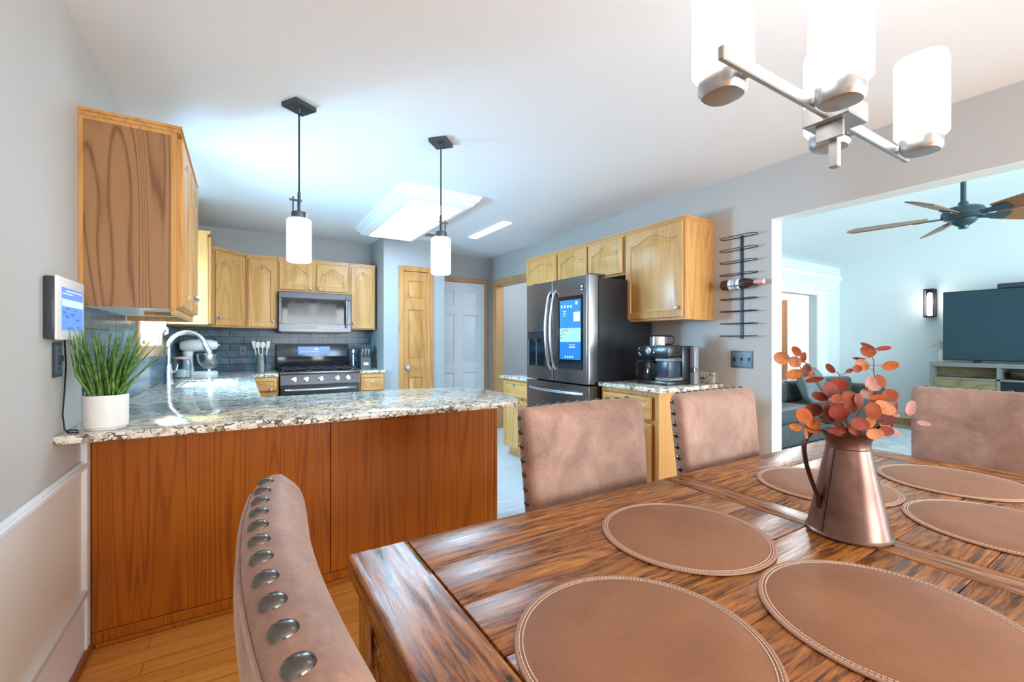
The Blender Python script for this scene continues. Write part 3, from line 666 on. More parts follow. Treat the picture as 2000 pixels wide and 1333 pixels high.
# microwave
MX0, MX1, MY, MZ0, MZ1 = 0.340, 1.066, 5.21, 1.338, 1.762
t = thing('microwave', 'black stainless over-the-range microwave under the short oak cabinet', 'microwave', ((MX0 + MX1) / 2, 5.4, MZ0))
bx(MX0, MX1, MY + 0.03, YB - 0.009, MZ0 + 0.006, MZ1, 0.004).build('body', 'steel_dark', t)
m = MB()
for q in ((MX0, MX1, MZ1 - 0.066, MZ1), (MX0, MX1, MZ0, MZ0 + 0.085), (MX0, MX0 + 0.03, MZ0 + 0.085, MZ1 - 0.066), (MX1 - 0.075, MX1, MZ0 + 0.085, MZ1 - 0.066)): m.box(q[0], q[1], MY, MY + 0.0295, q[2], q[3], 0.003)
fr_ = m.build('front_frame', 'steel_mid', t)
d = bx(MX0 + 0.03, MX1 - 0.075, MY + 0.004, MY + 0.0295, MZ0 + 0.085, MZ1 - 0.066).build('door_window', 'gloss_black', t)
bx(MX0 + 0.085, MX1 - 0.16, MY + 0.002, MY + 0.0039, MZ0 + 0.10, MZ1 - 0.12, 0.001).build('screen_mesh', mat('mesh_grey', (0.012, 0.013, 0.015), 0.10), d)
m = MB(); m.tube(bow((MX1 - 0.055, MY - 0.002, MZ0 + 0.05), (MX1 - 0.055, MY - 0.002, MZ1 - 0.05), (0, -1, 0), 0.042), 0.0105, 10); m.build('handle', 'steel', t)
m = MB(); m.box(MX0 + 0.10, MX1 - 0.13, MY - 0.002, MY - 0.0002, MZ0 + 0.028, MZ0 + 0.068, 0.001); cp = m.build('control_panel', 'gloss_black', t)
m = MB()
for i in range(12):
    for j in range(2): m.box(MX0 + 0.37 + i * 0.019, MX0 + 0.380 + i * 0.019, MY - 0.0032, MY - 0.002, MZ0 + 0.036 + j * 0.015, MZ0 + 0.041 + j * 0.015)
m.build('buttons', 'label_w', cp)
m = MB(); m.box(MX0 + 0.02, MX1 - 0.02, MY + 0.035, YB - 0.03, MZ0 - 0.012, MZ0 + 0.0055, 0.003); m.build('vent_grille', 'black', t)

# stove
GX0, GX1, GY = 0.337, 1.097, 4.930
t = thing('stove', 'black stainless gas stove with five front knobs against the tiled wall', 'stove', ((GX0 + GX1) / 2, 5.25, 0.0))
m = MB(); m.box(GX0, GX1, GY + 0.03, 5.575, 0.06, 0.895, 0.003); m.box(GX0 + 0.03, GX1 - 0.03, GY + 0.09, 5.55, 0.0, 0.06); m.build('body', 'steel_dark', t)
m = MB(); m.box(GX0 - 0.002, GX1 + 0.002, GY + 0.015, 5.49, 0.8955, 0.925, 0.006, 2); m.build('cooktop', 'steel_black', t)
m = MB()
m.rings([[V3((x, GY + 0.028, 0.80)), V3((x, GY - 0.005, 0.80)), V3((x, GY + 0.010, 0.894)), V3((x, GY + 0.028, 0.894))] for x in (GX0, GX1)]); cp = m.build('control_panel', 'steel_mid', t)
nk = V3((0, -0.985, 0.16)).normalized()
for i, kx in enumerate((0.125, 0.235, 0.375, 0.535, 0.64)):
    m = MB(); p = V3((GX0 + kx, GY + 0.001, 0.846)); m.lathe(p, [(0.026, 0), (0.026, 0.008), (0.020, 0.011), (0.018, 0.034), (0.0, 0.036)], n=20, axis=nk); m.obox(p + nk * 0.032, X3, nk.cross(X3), nk, 0.004, 0.017, 0.008); m.build('knob', 'chrome', cp)
m = MB(); m.box(GX0, GX1, GY - 0.004, GY + 0.0295, 0.215, 0.792, 0.004); od = m.build('oven_door', 'steel_mid', t)
bx(GX0 + 0.06, GX1 - 0.06, GY - 0.007, GY - 0.0042, 0.32, 0.672, 0.001).build('oven_window', 'gloss_black', od)
m = MB(); m.tube(bow((GX0 + 0.04, GY - 0.004, 0.745), (GX1 - 0.04, GY - 0.004, 0.745), (0, -1, 0), 0.05), 0.013, 10); m.build('handle', 'steel', od)
bx(GX0, GX1, GY + 0.0, GY + 0.0295, 0.065, 0.205, 0.004).build('warming_drawer', 'steel_mid', t)
m = MB(); m.box(GX0, GX1, 5.5005, 5.575, 0.926, 1.203, 0.006, 2); bg = m.build('backguard', 'steel_mid', t)
bx(GX0 + 0.01, GX1 - 0.01, 5.488, 5.5004, 0.99, 1.062, 0.002).build('vent_strip', 'gloss_black', bg)
bx(GX0 + 0.215, GX1 - 0.21, 5.494, 5.5004, 1.085, 1.175, 0.001).build('clock_panel', mat('blue_display', (0.02, 0.05, 0.12), 0.2, emit=(0.05, 0.25, 0.75), es=0.7), bg)
m = MB()
for i in range(9): m.box(GX0 + 0.245 + i * 0.022, GX0 + 0.257 + i * 0.022, 5.4925, 5.4939, 1.115, 1.120)
m.box(GX0 + 0.385, GX0 + 0.425, 5.4925, 5.4939, 1.14, 1.155); m.build('display_marks', mat('display_white', (0.5, 0.6, 0.7), 0.4, emit=(0.6, 0.8, 1.0), es=0.8), bg)
for i, gx in enumerate((GX0 + 0.135, GX0 + 0.38, GX0 + 0.625)):
    m = MB(); hw = 0.112; z = 0.945
    for q in (-hw, 0, hw): m.box(gx + q - 0.006, gx + q + 0.006, GY + 0.05, 5.46, z, z + 0.014, 0.002)
    for yy in (GY + 0.056, GY + 0.17, GY + 0.285, GY + 0.40, 5.454): m.box(gx - hw, gx + hw, yy - 0.006, yy + 0.006, z - 0.001, z + 0.013, 0.002)
    for q in (-hw, hw):
        for yy in (GY + 0.056, 5.454): m.box(gx + q - 0.006, gx + q + 0.006, yy - 0.006, yy + 0.006, 0.9255, z)
    m.build('grate', 'black_metal', t)
for gx, gy in ((0.135, 0.16), (0.135, 0.40), (0.38, 0.28), (0.625, 0.16), (0.625, 0.40)):
    m = MB(); m.lathe((GX0 + gx, GY + gy, 0.9255), [(0.045, 0), (0.045, 0.008), (0.034, 0.010), (0.034, 0.016), (0.0, 0.017)], n=20); m.build('burner', 'black_metal', t)

# refrigerator
FX, FB, FY0, FY1, FT = 2.30, 2.405, 2.612, 3.482, 1.755
t = thing('refrigerator', 'tall black stainless french-door refrigerator with a lit touch screen', 'refrigerator', (2.68, 3.05, 0.0))
bx(FB + 0.012, 3.03, FY0 + 0.004, FY1 - 0.004, 0.03, FT - 0.012, 0.006).build('body', 'fridge_side', t)
def fdoor(y0, y1, z0, z1, rn, name='door'):
    m = MB(); pts = [(FB, y0), (FX + rn, y0)]
    for i in range(5): a_ = R(90 * (i + 1) / 5); pts.append((FX + rn - rn * math.sin(a_), y0 + rn - rn * math.cos(a_)))
    for i in range(6): a_ = R(90 * i / 5); pts.append((FX + rn - rn * math.cos(a_), y1 - rn + rn * math.sin(a_)))
    pts.append((FB, y1)); m.prism([(x, y, z0) for x, y in pts], (0, 0, z1 - z0)); return m.build(name, 'steel_black', t)
FS = 3.062
d1 = fdoor(FY0, FS - 0.003, 0.895, FT, 0.018); d2 = fdoor(FS + 0.003, FY1, 0.895, FT, 0.018)
d3 = fdoor(FY0, FY1, 0.475, 0.880, 0.018, 'freezer_drawer'); d4 = fdoor(FY0, FY1, 0.06, 0.462, 0.018, 'freezer_drawer')
for yy, dd in ((FS - 0.036, d1), (FS + 0.034, d2)):
    m = MB(); m.tube(bow((FX + 0.004, yy, 0.995), (FX + 0.004, yy, 1.665), (-1, 0, 0), 0.062, 18), 0.0125, 10); m.build('handle', 'steel', dd)
for zz, dd in ((0.815, d3), (0.40, d4)):
    m = MB(); m.tube(bow((FX + 0.004, FY0 + 0.06, zz), (FX + 0.004, FY1 - 0.06, zz), (-1, 0, 0), 0.055, 18), 0.0125, 10); m.build('handle', 'steel', dd)
def fplate(y0, y1, z0, z1, th, name, mt, par, b=0.001): return bx(FX - th, FX - 0.0002, y0, y1, z0, z1, b).build(name, mt, par)
SY0_, SY1_ = 2.670, 2.985
sc_ = fplate(SY0_, SY1_, 1.005, 1.605, 0.003, 'touch_screen', 'gloss_black', d1)
E_ = lambda n, c, e: mat(n, tuple(k * 0.3 for k in c), 0.25, emit=c, es=e)
def sp(y0, y1, z0, z1, th, name, mt): return bx(FX - 0.003 - th, FX - 0.0031, y0, y1, z0, z1).build(name, mt, sc_)
sp(2.695, 2.962, 1.345, 1.572, 0.001, 'screen_image', E_('screen_blue', (0.03, 0.22, 0.55), 0.9))
sp(2.695, 2.962, 1.228, 1.343, 0.001, 'screen_image', E_('screen_pale', (0.30, 0.58, 0.80), 0.9))
sp(2.695, 2.962, 1.085, 1.226, 0.001, 'screen_image', E_('screen_deep', (0.02, 0.17, 0.55), 0.9))
ic_ = E_('screen_white', (0.75, 0.88, 1.0), 1.0)
for i in range(4):
    m = MB(); m.lathe((FX - 0.0042, 2.935 - i * 0.040, 1.522 - i * 0.001), [(0.011, 0), (0.011, 0.0006)], n=12, axis=(-1, 0, 0)); m.build('screen_icon', ic_, sc_)
for i in range(4):
    m = MB(); m.lathe((FX - 0.0042, 2.885 - i * 0.030, 1.106), [(0.008, 0), (0.008, 0.0006)], n=10, axis=(-1, 0, 0)); m.build('screen_icon', ic_, sc_)
for q in ((2.703, 2.780, 1.395, 1.470), (2.735, 2.757, 1.530, 1.556)): bx(FX - 0.0050, FX - 0.0042, *q).build('screen_icon', ic_, sc_)
m = MB()
for i in range(3): m.box(FX - 0.0050, FX - 0.0042, 2.880 + 0.004 * i, 2.920 - 0.006 * i, 1.478 - 0.018 * i, 1.483 - 0.018 * i)
for i in range(3): m.box(FX - 0.0050, FX - 0.0042, 2.76, 2.84, 1.205 - 0.012 * i, 1.208 - 0.012 * i)
m.build('screen_lines', ic_, sc_)
m = MB()
for q in ((2.93, 1.318, 0.012), (2.90, 1.326, 0.010), (2.872, 1.322, 0.013), (2.945, 1.285, 0.010), (2.915, 1.296, 0.011), (2.948, 1.262, 0.010)): m.box(FX - 0.0050, FX - 0.0042, q[0] - q[2], q[0] + q[2] * 0.6, q[1] - 0.006, q[1] + 0.006)
m.build('screen_leaves', E_('screen_leaf', (0.45, 0.30, 0.16), 0.5), sc_)
m = MB(); m.box(FX - 0.0012, FX - 0.0002, 2.665, 2.705, 1.636, 1.690); lg = m.build('badge', 'black', d1)
m = MB(); m.lathe((FX - 0.0013, 2.685, 1.670), [(0.012, 0), (0.012, 0.0006), (0.006, 0.0007), (0.006, 0.0)], n=16, axis=(-1, 0, 0)); m.box(FX - 0.0020, FX - 0.0013, 2.672, 2.698, 1.642, 1.648); m.build('badge_mark', 'label_w', lg)
fplate(2.665, 2.765, 1.716, 1.721, 0.0008, 'maker_mark', 'steel_dark', d1, 0)
ds = fplate(3.185, 3.440, 1.010, 1.320, 0.003, 'dispenser', 'gloss_black', d2)
m = MB(); m.box(FX - 0.012, FX - 0.0031, 3.195, 3.430, 1.255, 1.312, 0.003); m.box(FX - 0.014, FX - 0.0031, 3.270, 3.340, 1.225, 1.255, 0.004); m.build('dispenser_head', 'black', ds)
m = MB(); m.box(FX - 0.007, FX - 0.0031, 3.300, 3.312, 1.02, 1.250); m.box(FX - 0.007, FX - 0.0031, 3.425, 3.435, 1.015, 1.250); m.build('dispenser_trim', 'steel', ds)
for yy in (2.66, 3.42): bx(FX + 0.05, FB + 0.10, yy - 0.03, yy + 0.03, FT + 0.0005, FT + 0.020, 0.004).build('hinge_cover', 'steel_dark', t)

# coffee maker
KX0, KX1, KY0, KY1 = 2.585, 2.885, 2.095, 2.385
t = thing('coffee_maker', 'black coffee maker with glass carafe and steel grinder lid on the worktop by the refrigerator', 'coffee maker', (2.735, 2.24, CT))
m = MB(); m.box(KX0, KX1, KY0, KY1, CT, CT + 0.028, 0.006, 2); m.build('base', 'black', t)
m = MB(); m.box(KX0 + 0.165, KX1, KY0, KY1, CT + 0.0285, 1.200, 0.008, 2); m.build('housing', 'black', t)
m = MB(); m.box(KX0 + 0.005, KX0 + 0.164, KY0, KY1, 1.120, 1.205, 0.010, 2); hd_ = m.build('brew_head', 'black', t)
m = MB(); m.lathe((KX0 + 0.004, 2.270, 1.163), [(0.027, 0), (0.027, 0.006), (0.021, 0.007), (0.021, 0.004), (0.012, 0.012), (0.0, 0.012)], n=22, axis=(-1, 0, 0)); m.build('dial', 'steel', hd_)
m = MB()
for yy, zz in ((2.355, 1.180), (2.355, 1.145), (2.165, 1.180), (2.345, 1.132), (2.215, 1.152)): m.lathe((KX0 + 0.0045, yy, zz), [(0.007, 0), (0.007, 0.004), (0.0, 0.004)], n=10, axis=(-1, 0, 0))
m.build('buttons', 'steel', hd_)
m = MB(); m.box(KX0 + 0.02, KX0 + 0.16, KY0 + 0.004, KY0 + 0.115, CT + 0.05, 1.119, 0.012, 2); pod = m.build('pod_column', mat('navy_plastic', (0.020, 0.032, 0.06), 0.3), t)
for z in (CT + 0.029, 1.085): bx(KX0 + 0.012, KX0 + 0.166, KY0 - 0.002, KY0 + 0.121, z, z + 0.028, 0.006).build('band', 'chrome', pod)
cc = V3((KX0 + 0.083, 2.300, CT + 0.0285))
m = MB(); m.lathe(cc, [(0.055, 0), (0.066, 0.006), (0.066, 0.05), (0.060, 0.10), (0.049, 0.128), (0.046, 0.124), (0.057, 0.098), (0.062, 0.05), (0.061, 0.010), (0.0, 0.006)], n=28); cf = m.build('carafe', 'glass', t)
m = MB(); m.lathe(cc + Z3 * 0.1285, [(0.050, 0), (0.052, 0.02), (0.048, 0.026), (0.0, 0.028)], n=24); m.build('lid', 'black', cf)
m = MB(); h0 = cc + V3((-0.035, 0.038, 0)); o_ = V3((-0.55, 0.83, 0)); m.tube([h0 + Z3 * 0.138, h0 + o_ * 0.045 + Z3 * 0.140, h0 + o_ * 0.062 + Z3 * 0.120, h0 + o_ * 0.062 + Z3 * 0.03], 0.009, 8); m.build('carafe_handle', 'black', cf)
m = MB(); m.lathe((KX0 + 0.085, 2.245, 1.2055), [(0.062, 0), (0.062, 0.060), (0.058, 0.064), (0.0, 0.066)], n=28); m.build('grinder_lid', 'chrome', t)
m = MB(); m.tube([(KX0 + 0.12, 2.20, 1.21), (KX0 + 0.12, 2.155, 1.21), (KX0 + 0.12, 2.135, 1.225), (KX0 + 0.12, 2.135, 1.262), (KX0 + 0.12, 2.155, 1.275), (KX0 + 0.12, 2.33, 1.275)], 0.007, 8); m.build('lid_handle', 'black', t)
m = MB(); m.box(KX0 + 0.245, KX1 - 0.005, KY0 - 0.045, KY0 - 0.0005, CT + 0.0, 1.19, 0.008, 2); rs_ = m.build('water_tank', mat('smoky_plastic', (0.36, 0.38, 0.42), 0.15, trans=0.3), t)
bx(KX0 + 0.24, KX1, KY0 - 0.048, KY0 - 0.0005, CT + 0.09, CT + 0.125, 0.004).build('band', 'chrome', rs_)

# ------------------------------------------------------------------ things on the worktop
FAU = (-0.455, 4.13)
t = thing('faucet', 'tall chrome gooseneck faucet at the sink', 'faucet', (FAU[0], FAU[1], CT))
m = MB(); fx, fy = FAU
m.lathe((fx, fy, CT), [(0.034, 0), (0.034, 0.006), (0.027, 0.012), (0.025, 0.10), (0.021, 0.15), (0.0, 0.152)], n=24); m.build('base', 'chrome', t)
pts = [(fx, fy, CT + 0.14), (fx, fy, 1.15)]
for i in range(13): a_ = R(180 - 165 * i / 12); pts.append((fx + 0.112 + 0.112 * math.cos(a_), fy - 0.004 * i / 12, 1.19 + 0.112 * math.sin(a_)))
m = MB(); m.tube(pts, 0.0155, 14); m.build('spout', 'chrome', t)
e = V3(pts[-1]); d_ = (e - V3(pts[-2])).normalized()
m = MB(); m.cyl(e - d_ * 0.005, e + d_ * 0.085, 0.018, 0.023); m.cyl(e + d_ * 0.085, e + d_ * 0.092, 0.020, 0.018); m.build('spray_head', 'chrome', t)
m = MB(); m.tube([(fx + 0.02, fy, CT + 0.085), (fx + 0.045, fy - 0.012, CT + 0.105), (fx + 0.055, fy - 0.02, CT + 0.15)], [0.009, 0.008, 0.006], 8); m.build('lever', 'chrome', t)

t = thing('glass_jar', 'clear glass jar of white flour with a pinkish lid on the worktop behind the faucet', 'jar', (-0.435, 4.79, CT))
m = MB(); c = V3((-0.435, 4.79, CT)); m.lathe(c, [(0.062, 0), (0.070, 0.006), (0.070, 0.125), (0.060, 0.150), (0.060, 0.165), (0.055, 0.165), (0.055, 0.148), (0.064, 0.122), (0.064, 0.010), (0.0, 0.008)], n=28); m.build('body', 'glass', t)
m = MB(); m.lathe(c + Z3 * 0.0085, [(0.062, 0), (0.0635, 0.01), (0.0635, 0.058), (0.04, 0.068), (0.0, 0.062)], n=24); m.build('flour', 'cream', t)
m = MB(); m.lathe(c + Z3 * 0.1655, [(0.064, 0), (0.066, 0.008), (0.064, 0.018), (0.0, 0.022)], n=24); m.build('lid', 'wood_lid', t)

t = thing('stand_mixer', 'white tilt-head stand mixer with a steel bowl on the corner worktop', 'mixer', (-0.33, 5.18, CT))
def mx(x, z, y=5.18): return V3((x, y, CT + z))
m = MB(); base = []
for i in range(28):
    a_ = 2 * math.pi * i / 28; c_, s_ = math.cos(a_), math.sin(a_); sg = lambda v, p: math.copysign(abs(v) ** p, v); base.append((-0.335 + 0.150 * sg(c_, .7), 5.18 + 0.085 * sg(s_, .75)))
m.rings([[V3((x, y, CT)) for x, y in base], [V3((x, y, CT + 0.022)) for x, y in base], [V3((-0.335 + (x + 0.335) * 0.9, 5.18 + (y - 5.18) * 0.86, CT + 0.034)) for x, y in base]]); m.build('base', 'enamel', t)
m = MB(); m.lathe((-0.425, 5.18, CT + 0.0345), [(0.062, 0), (0.054, 0.06), (0.050, 0.14), (0.056, 0.19), (0.0, 0.192)], n=24, sx=0.8, sy=0.95); m.build('column', 'enamel', t)
m = MB(); prof = [(0.002, -0.155), (0.042, -0.150), (0.062, -0.12), (0.070, -0.06), (0.070, 0.02), (0.062, 0.09), (0.048, 0.13), (0.036, 0.145), (0.002, 0.148)]
m.lathe((-0.335, 5.18, CT + 0.280), prof, n=26, axis=(1, 0, 0.02), sx=1.0, sy=0.86); m.build('head', 'enamel', t)
m = MB(); m.lathe((-0.188, 5.18, CT + 0.283), [(0.024, 0), (0.024, 0.014), (0.0, 0.016)], n=18, axis=(1, 0, 0.02)); m.build('hub_cap', 'chrome', t)
bc = V3((-0.265, 5.18, CT + 0.0345))
m = MB(); m.lathe(bc, [(0.045, 0), (0.045, 0.010), (0.040, 0.016), (0.060, 0.030), (0.088, 0.075), (0.097, 0.125), (0.098, 0.158), (0.101, 0.160), (0.101, 0.163), (0.095, 0.163), (0.093, 0.125), (0.084, 0.078), (0.055, 0.036), (0.0, 0.028)], n=32); bl = m.build('bowl', 'steel', t)
m = MB(); m.lathe((-0.265, 5.18, CT + 0.145), [(0.008, 0), (0.008, 0.075)], n=10); m.build('beater_shaft', 'chrome', t)

t = thing('utensil_crock', 'ribbed pale crock on the worktop left of the stove', 'crock', (0.185, 5.30, CT))
m = MB(); pr_ = [(0.042, 0), (0.046, 0.004)]
for i in range(14): pr_ += [(0.0465, 0.008 + i * 0.0115), (0.0435, 0.013 + i * 0.0115)]
pr_ += [(0.047, 0.172), (0.047, 0.182), (0.041, 0.182), (0.040, 0.02), (0.0, 0.02)]
m.lathe((0.185, 5.30, CT), pr_, n=26); m.build('body', 'steel', t)
UT_ = [('wooden spoon with a round bowl leaning left in the crock', -0.028, -0.01, 'utensil', 0), ('pale spatula leaning far right in the crock', 0.060, 0.0, 'utensil', 1), ('dark handled ladle standing upright in the crock', 0.004, 0.012, 'black', 2), ('pale round spoon at the front of the crock', 0.012, -0.022, 'utensil', 0), ('pale spatula leaning far left in the crock', -0.062, 0.012, 'utensil', 1)]
for lab, dx, dy, mt_, kd in UT_:
    p0 = V3((0.185 + dx * 0.30, 5.30 + dy * 0.5, CT + 0.022)); p1 = V3((0.185 + dx * 0.95, 5.30 + dy * 1.2, CT + 0.255 + 0.02 * (kd == 2)))
    d_ = (p1 - p0).normalized(); m = MB(); m.tube([p0, p0.lerp(p1, 0.5), p1], [0.005, 0.006, 0.007], 8)
    if kd == 0: m.ball(p1 + d_ * 0.028, 0.026, 0.010, 0.034)
    elif kd == 1: m.obox(p1 + d_ * 0.03, d_.cross(Y3).normalized(), d_.cross(d_.cross(Y3)).normalized(), d_, 0.016, 0.003, 0.036)
    else: m.ball(p1 + d_ * 0.020, 0.020, 0.014, 0.028)
    tag(m.build('cooking_utensil', mt_), lab, 'utensil', 'utensils in the crock')

t = thing('knife_block', 'dark knife block on the worktop right of the stove', 'knife block', (1.240, 5.33, CT))
m = MB(); kp = [(5.245, CT), (5.40, CT), (5.46, CT + 0.15), (5.40, CT + 0.215), (5.255, CT + 0.13)]
m.rings([[V3((x, y, z)) for y, z in kp] for x in (1.185, 1.295)]); kb = m.build('body', 'plate', t)
bx(1.212, 1.268, 5.2415, 5.2445, CT + 0.045, CT + 0.075).build('badge', 'label_w', t)
kn = V3((0, -0.5, 0.866))
for i in range(6):
    x = 1.205 + (i % 3) * 0.035; q = 0.32 if i < 3 else 0.72
    p = V3((x, 5.255 + (5.40 - 5.255) * q, CT + 0.13 + 0.085 * q)) + kn * 0.002
    m = MB(); m.obox(p + kn * 0.045, X3, kn.cross(X3), kn, 0.009, 0.012, 0.045); m.obox(p + kn * 0.0925, X3, kn.cross(X3), kn, 0.0092, 0.0122, 0.003)
    tag(m.build('kitchen_knife', 'steel'), 'steel handled knife in the %s row of the knife block, %s slot' % (('front', 'back')[i // 3], ('left', 'middle', 'right')[i % 3]), 'knife', 'knives in the block')
t = thing('pepper_mill', 'slim pale mill between the stove and the knife block', 'mill', (1.135, 5.42, CT))
m = MB(); m.lathe((1.135, 5.42, CT), [(0.022, 0), (0.024, 0.01), (0.018, 0.08), (0.020, 0.17), (0.0, 0.172)], n=18); m.build('body', 'steel', t)
m = MB(); m.lathe((1.135, 5.42, CT + 0.1725), [(0.012, 0), (0.022, 0.012), (0.020, 0.05), (0.008, 0.062), (0.0, 0.064)], n=18); m.build('top', 'steel', t)

# outlet plates
def outlet(label, o, U, Nn, gangs, w_, h_):
    o, U, Nn = V3(o), V3(U), V3(Nn); t = thing('switch_plate', label, 'switch', o)
    m = MB(); m.obox(o + Nn * 0.003, U, Z3, Nn, w_ / 2, h_ / 2, 0.003); m.build('rim', 'plate', t)
    m = MB(); m.obox(o + Nn * 0.0068, U, Z3, Nn, w_ / 2 - 0.010, h_ / 2 - 0.012, 0.0008); m.build('face', 'plate_lt', t)
    st = w_ / gangs
    for i in range(gangs):
        c = o + U * (-w_ / 2 + st * (i + 0.5)) + Nn * 0.0077
        m = MB(); m.obox(c + Z3 * 0.004 + Nn * 0.005, U, Z3, Nn, 0.005, 0.010, 0.005); m.obox(c - Z3 * 0.002 + Nn * 0.001, U, Z3, Nn, 0.009, 0.016, 0.001); m.build('toggle', 'black', t)
    m = MB()
    for i in range(gangs):
        for zz in (-0.030, 0.030): m.lathe(o + U * (-w_ / 2 + st * (i + 0.5)) + Z3 * zz + Nn * 0.0077, [(0.004, 0), (0.004, 0.001), (0.0, 0.001)], n=8, axis=Nn)
    m.build('screws', 'black', t)
outlet('black triple switch plate on the wall under the wine rack', (XR - 0.0005, 1.842, 1.103), (0, 1, 0), (-1, 0, 0), 3, 0.160, 0.122)
outlet('dark outlet plate on the back wall tiles', (0.022, YB - 0.0085, 1.133), (1, 0, 0), (0, -1, 0), 1, 0.078, 0.125)
outlet('black wall plate below the white tablet', (XL + 0.0005, 2.072, 1.170), (0, 1, 0), (1, 0, 0), 1, 0.075, 0.118)

# wall tablet
t = thing('wall_tablet', 'white framed tablet on the left wall above the potted grass', 'tablet', (-0.515, 2.095, 1.238))
bx(XL + 0.0005, XL + 0.026, 1.955, 2.235, 1.240, 1.440, 0.004, 2).build('back_shell', 'plate', t)
bx(XL + 0.0265, XL + 0.034, 1.950, 2.240, 1.236, 1.444, 0.005, 2).build('frame', 'plastic_w', t)
sc2 = bx(XL + 0.0342, XL + 0.0352, 1.992, 2.212, 1.268, 1.410).build('screen', E_('tablet_blue', (0.10, 0.25, 0.75), 0.95), t)
m = MB()
for q in ((1.992, 2.212, 1.348, 1.372), (2.0, 2.10, 1.388, 1.392), (2.03, 2.20, 1.398, 1.402)): m.box(XL + 0.0352, XL + 0.0357, *q)
m.build('screen_sky', E_('tablet_pale', (0.45, 0.68, 1.0), 1.0), sc2)
m = MB(); rnd = random.Random(3)
for i in range(14):
    y = rnd.uniform(1.995, 2.17); z = rnd.uniform(1.272, 1.34); m.box(XL + 0.0352, XL + 0.0357, y, y + rnd.uniform(0.015, 0.04), z, z + 0.004)
m.build('screen_waves', E_('tablet_deep', (0.05, 0.12, 0.45), 0.9), sc2)
m = MB(); cb = [(XL + 0.012, 2.11, 1.236), (XL + 0.012, 2.125, 1.15), (XL + 0.010, 2.118, 1.06), (XL + 0.012, 2.09, 0.98), (XL + 0.018, 2.085, 0.93), (XL + 0.03, 2.075, CT + 0.004), (XL + 0.058, 2.068, CT + 0.004), (XL + 0.05, 2.085, CT + 0.010), (XL + 0.028, 2.082, CT + 0.012), (XL + 0.03, 2.066, CT + 0.006)]
m.tube(cb, 0.0028, 6); tag(m.build('power_cord', 'black'), 'thin black cord hanging from the tablet to the worktop', 'cord')

# potted grass
PC = V3((-0.418, 2.148, CT + 0.0002))
t = thing('potted_grass', 'green rush grass in a white ceramic pot at the wall end of the worktop', 'plant', PC); t['kind'] = 'thing'
m = MB(); m.lathe(PC, [(0.052, 0), (0.058, 0.001), (0.058, 0.006), (0.0635, 0.010), (0.0645, 0.120), (0.0635, 0.123), (0.0585, 0.122), (0.058, 0.06), (0.0, 0.06)], n=40); m.build('pot', 'ceramic', t)
m = MB(); m.lathe(PC + Z3 * 0.0605, [(0.0575, 0), (0.0575, 0.048), (0.03, 0.054), (0.0, 0.054)], n=24); m.build('soil', 'soil', t)
gm, gnt, gb = newmat('rush_green'); gv = coords(gnt, (1, 1, 1), rand=False)
lk(gnt, ramp(gnt, noi(gnt, gv, 60, 2), [(0.3, (0.025, 0.085, 0.015)), (0.5, (0.075, 0.19, 0.03)), (0.7, (0.20, 0.33, 0.07))]), gb.inputs['Base Color']); gb.inputs['Roughness'].default_value = 0.45
M['grass'] = gm; rnd = random.Random(11)
for i in range(84):
    a_ = rnd.uniform(0, 2 * math.pi); r0 = 0.044 * math.sqrt(rnd.random()); sprd = rnd.uniform(0.02, 0.145) * (0.35 + r0 / 0.05); h = rnd.uniform(0.20, 0.30) - sprd * 0.25
    b0 = PC + V3((math.cos(a_) * r0, math.sin(a_) * r0, 0.10)); aa = a_ + rnd.uniform(-0.7, 0.7); pts = []
    for k in range(6):
        q = k / 5; p = b0 + V3((math.cos(aa) * sprd * q ** 1.35, math.sin(aa) * sprd * q ** 1.35, h * q))
        p.x = max(p.x, XL + 0.046); pts.append(p)
    m = MB(); m.tube(pts, [0.0034, 0.0043, 0.0040, 0.0032, 0.0020, 0.0005], 5); m.build('grass_blade', 'grass', t, origin=PC)

# curtain at the sink window with its tie
t = thing('window_curtain', 'white curtain tied back at the sink window', 'curtain', (XL + 0.03, 3.9, 1.22))
m = MB(); rows = []
for j in range(15):
    k = j / 14; z = 2.06 - 0.74 * k; g = k ** 1.6
    row = []
    for i in range(41):
        u = i / 40; y0_ = 3.46 + g * 0.58; y1_ = 4.27 - g * 0.03; y = y0_ + (y1_ - y0_) * u
        row.append(V3((XL + 0.040 + 0.013 * math.sin(u * 14 * math.pi) * (1 - 0.3 * g), y, z)))
    rows.append(row)
rs2 = [[p for p in r] + [p + V3((0.0015, 0, 0)) for p in reversed(r)] for r in rows]
m.rings(rs2); m.build('drape', 'curtain', t, ang=60)
m = MB(); m.tube([(XL + 0.02, 3.60, 2.067), (XL + 0.02, 4.30, 2.067)], 0.007, 8); m.build('rod', 'white', t)
m = MB(); m.tube([(XL + 0.055, 3.98, 1.30), (XL + 0.062, 4.08, 1.335), (XL + 0.062, 4.18, 1.33), (XL + 0.052, 4.29, 1.30), (XL + 0.024, 4.355, 1.285), (XL + 0.03, 4.37, 1.305)], 0.008, 8); m.build('tie_back', 'white', t)

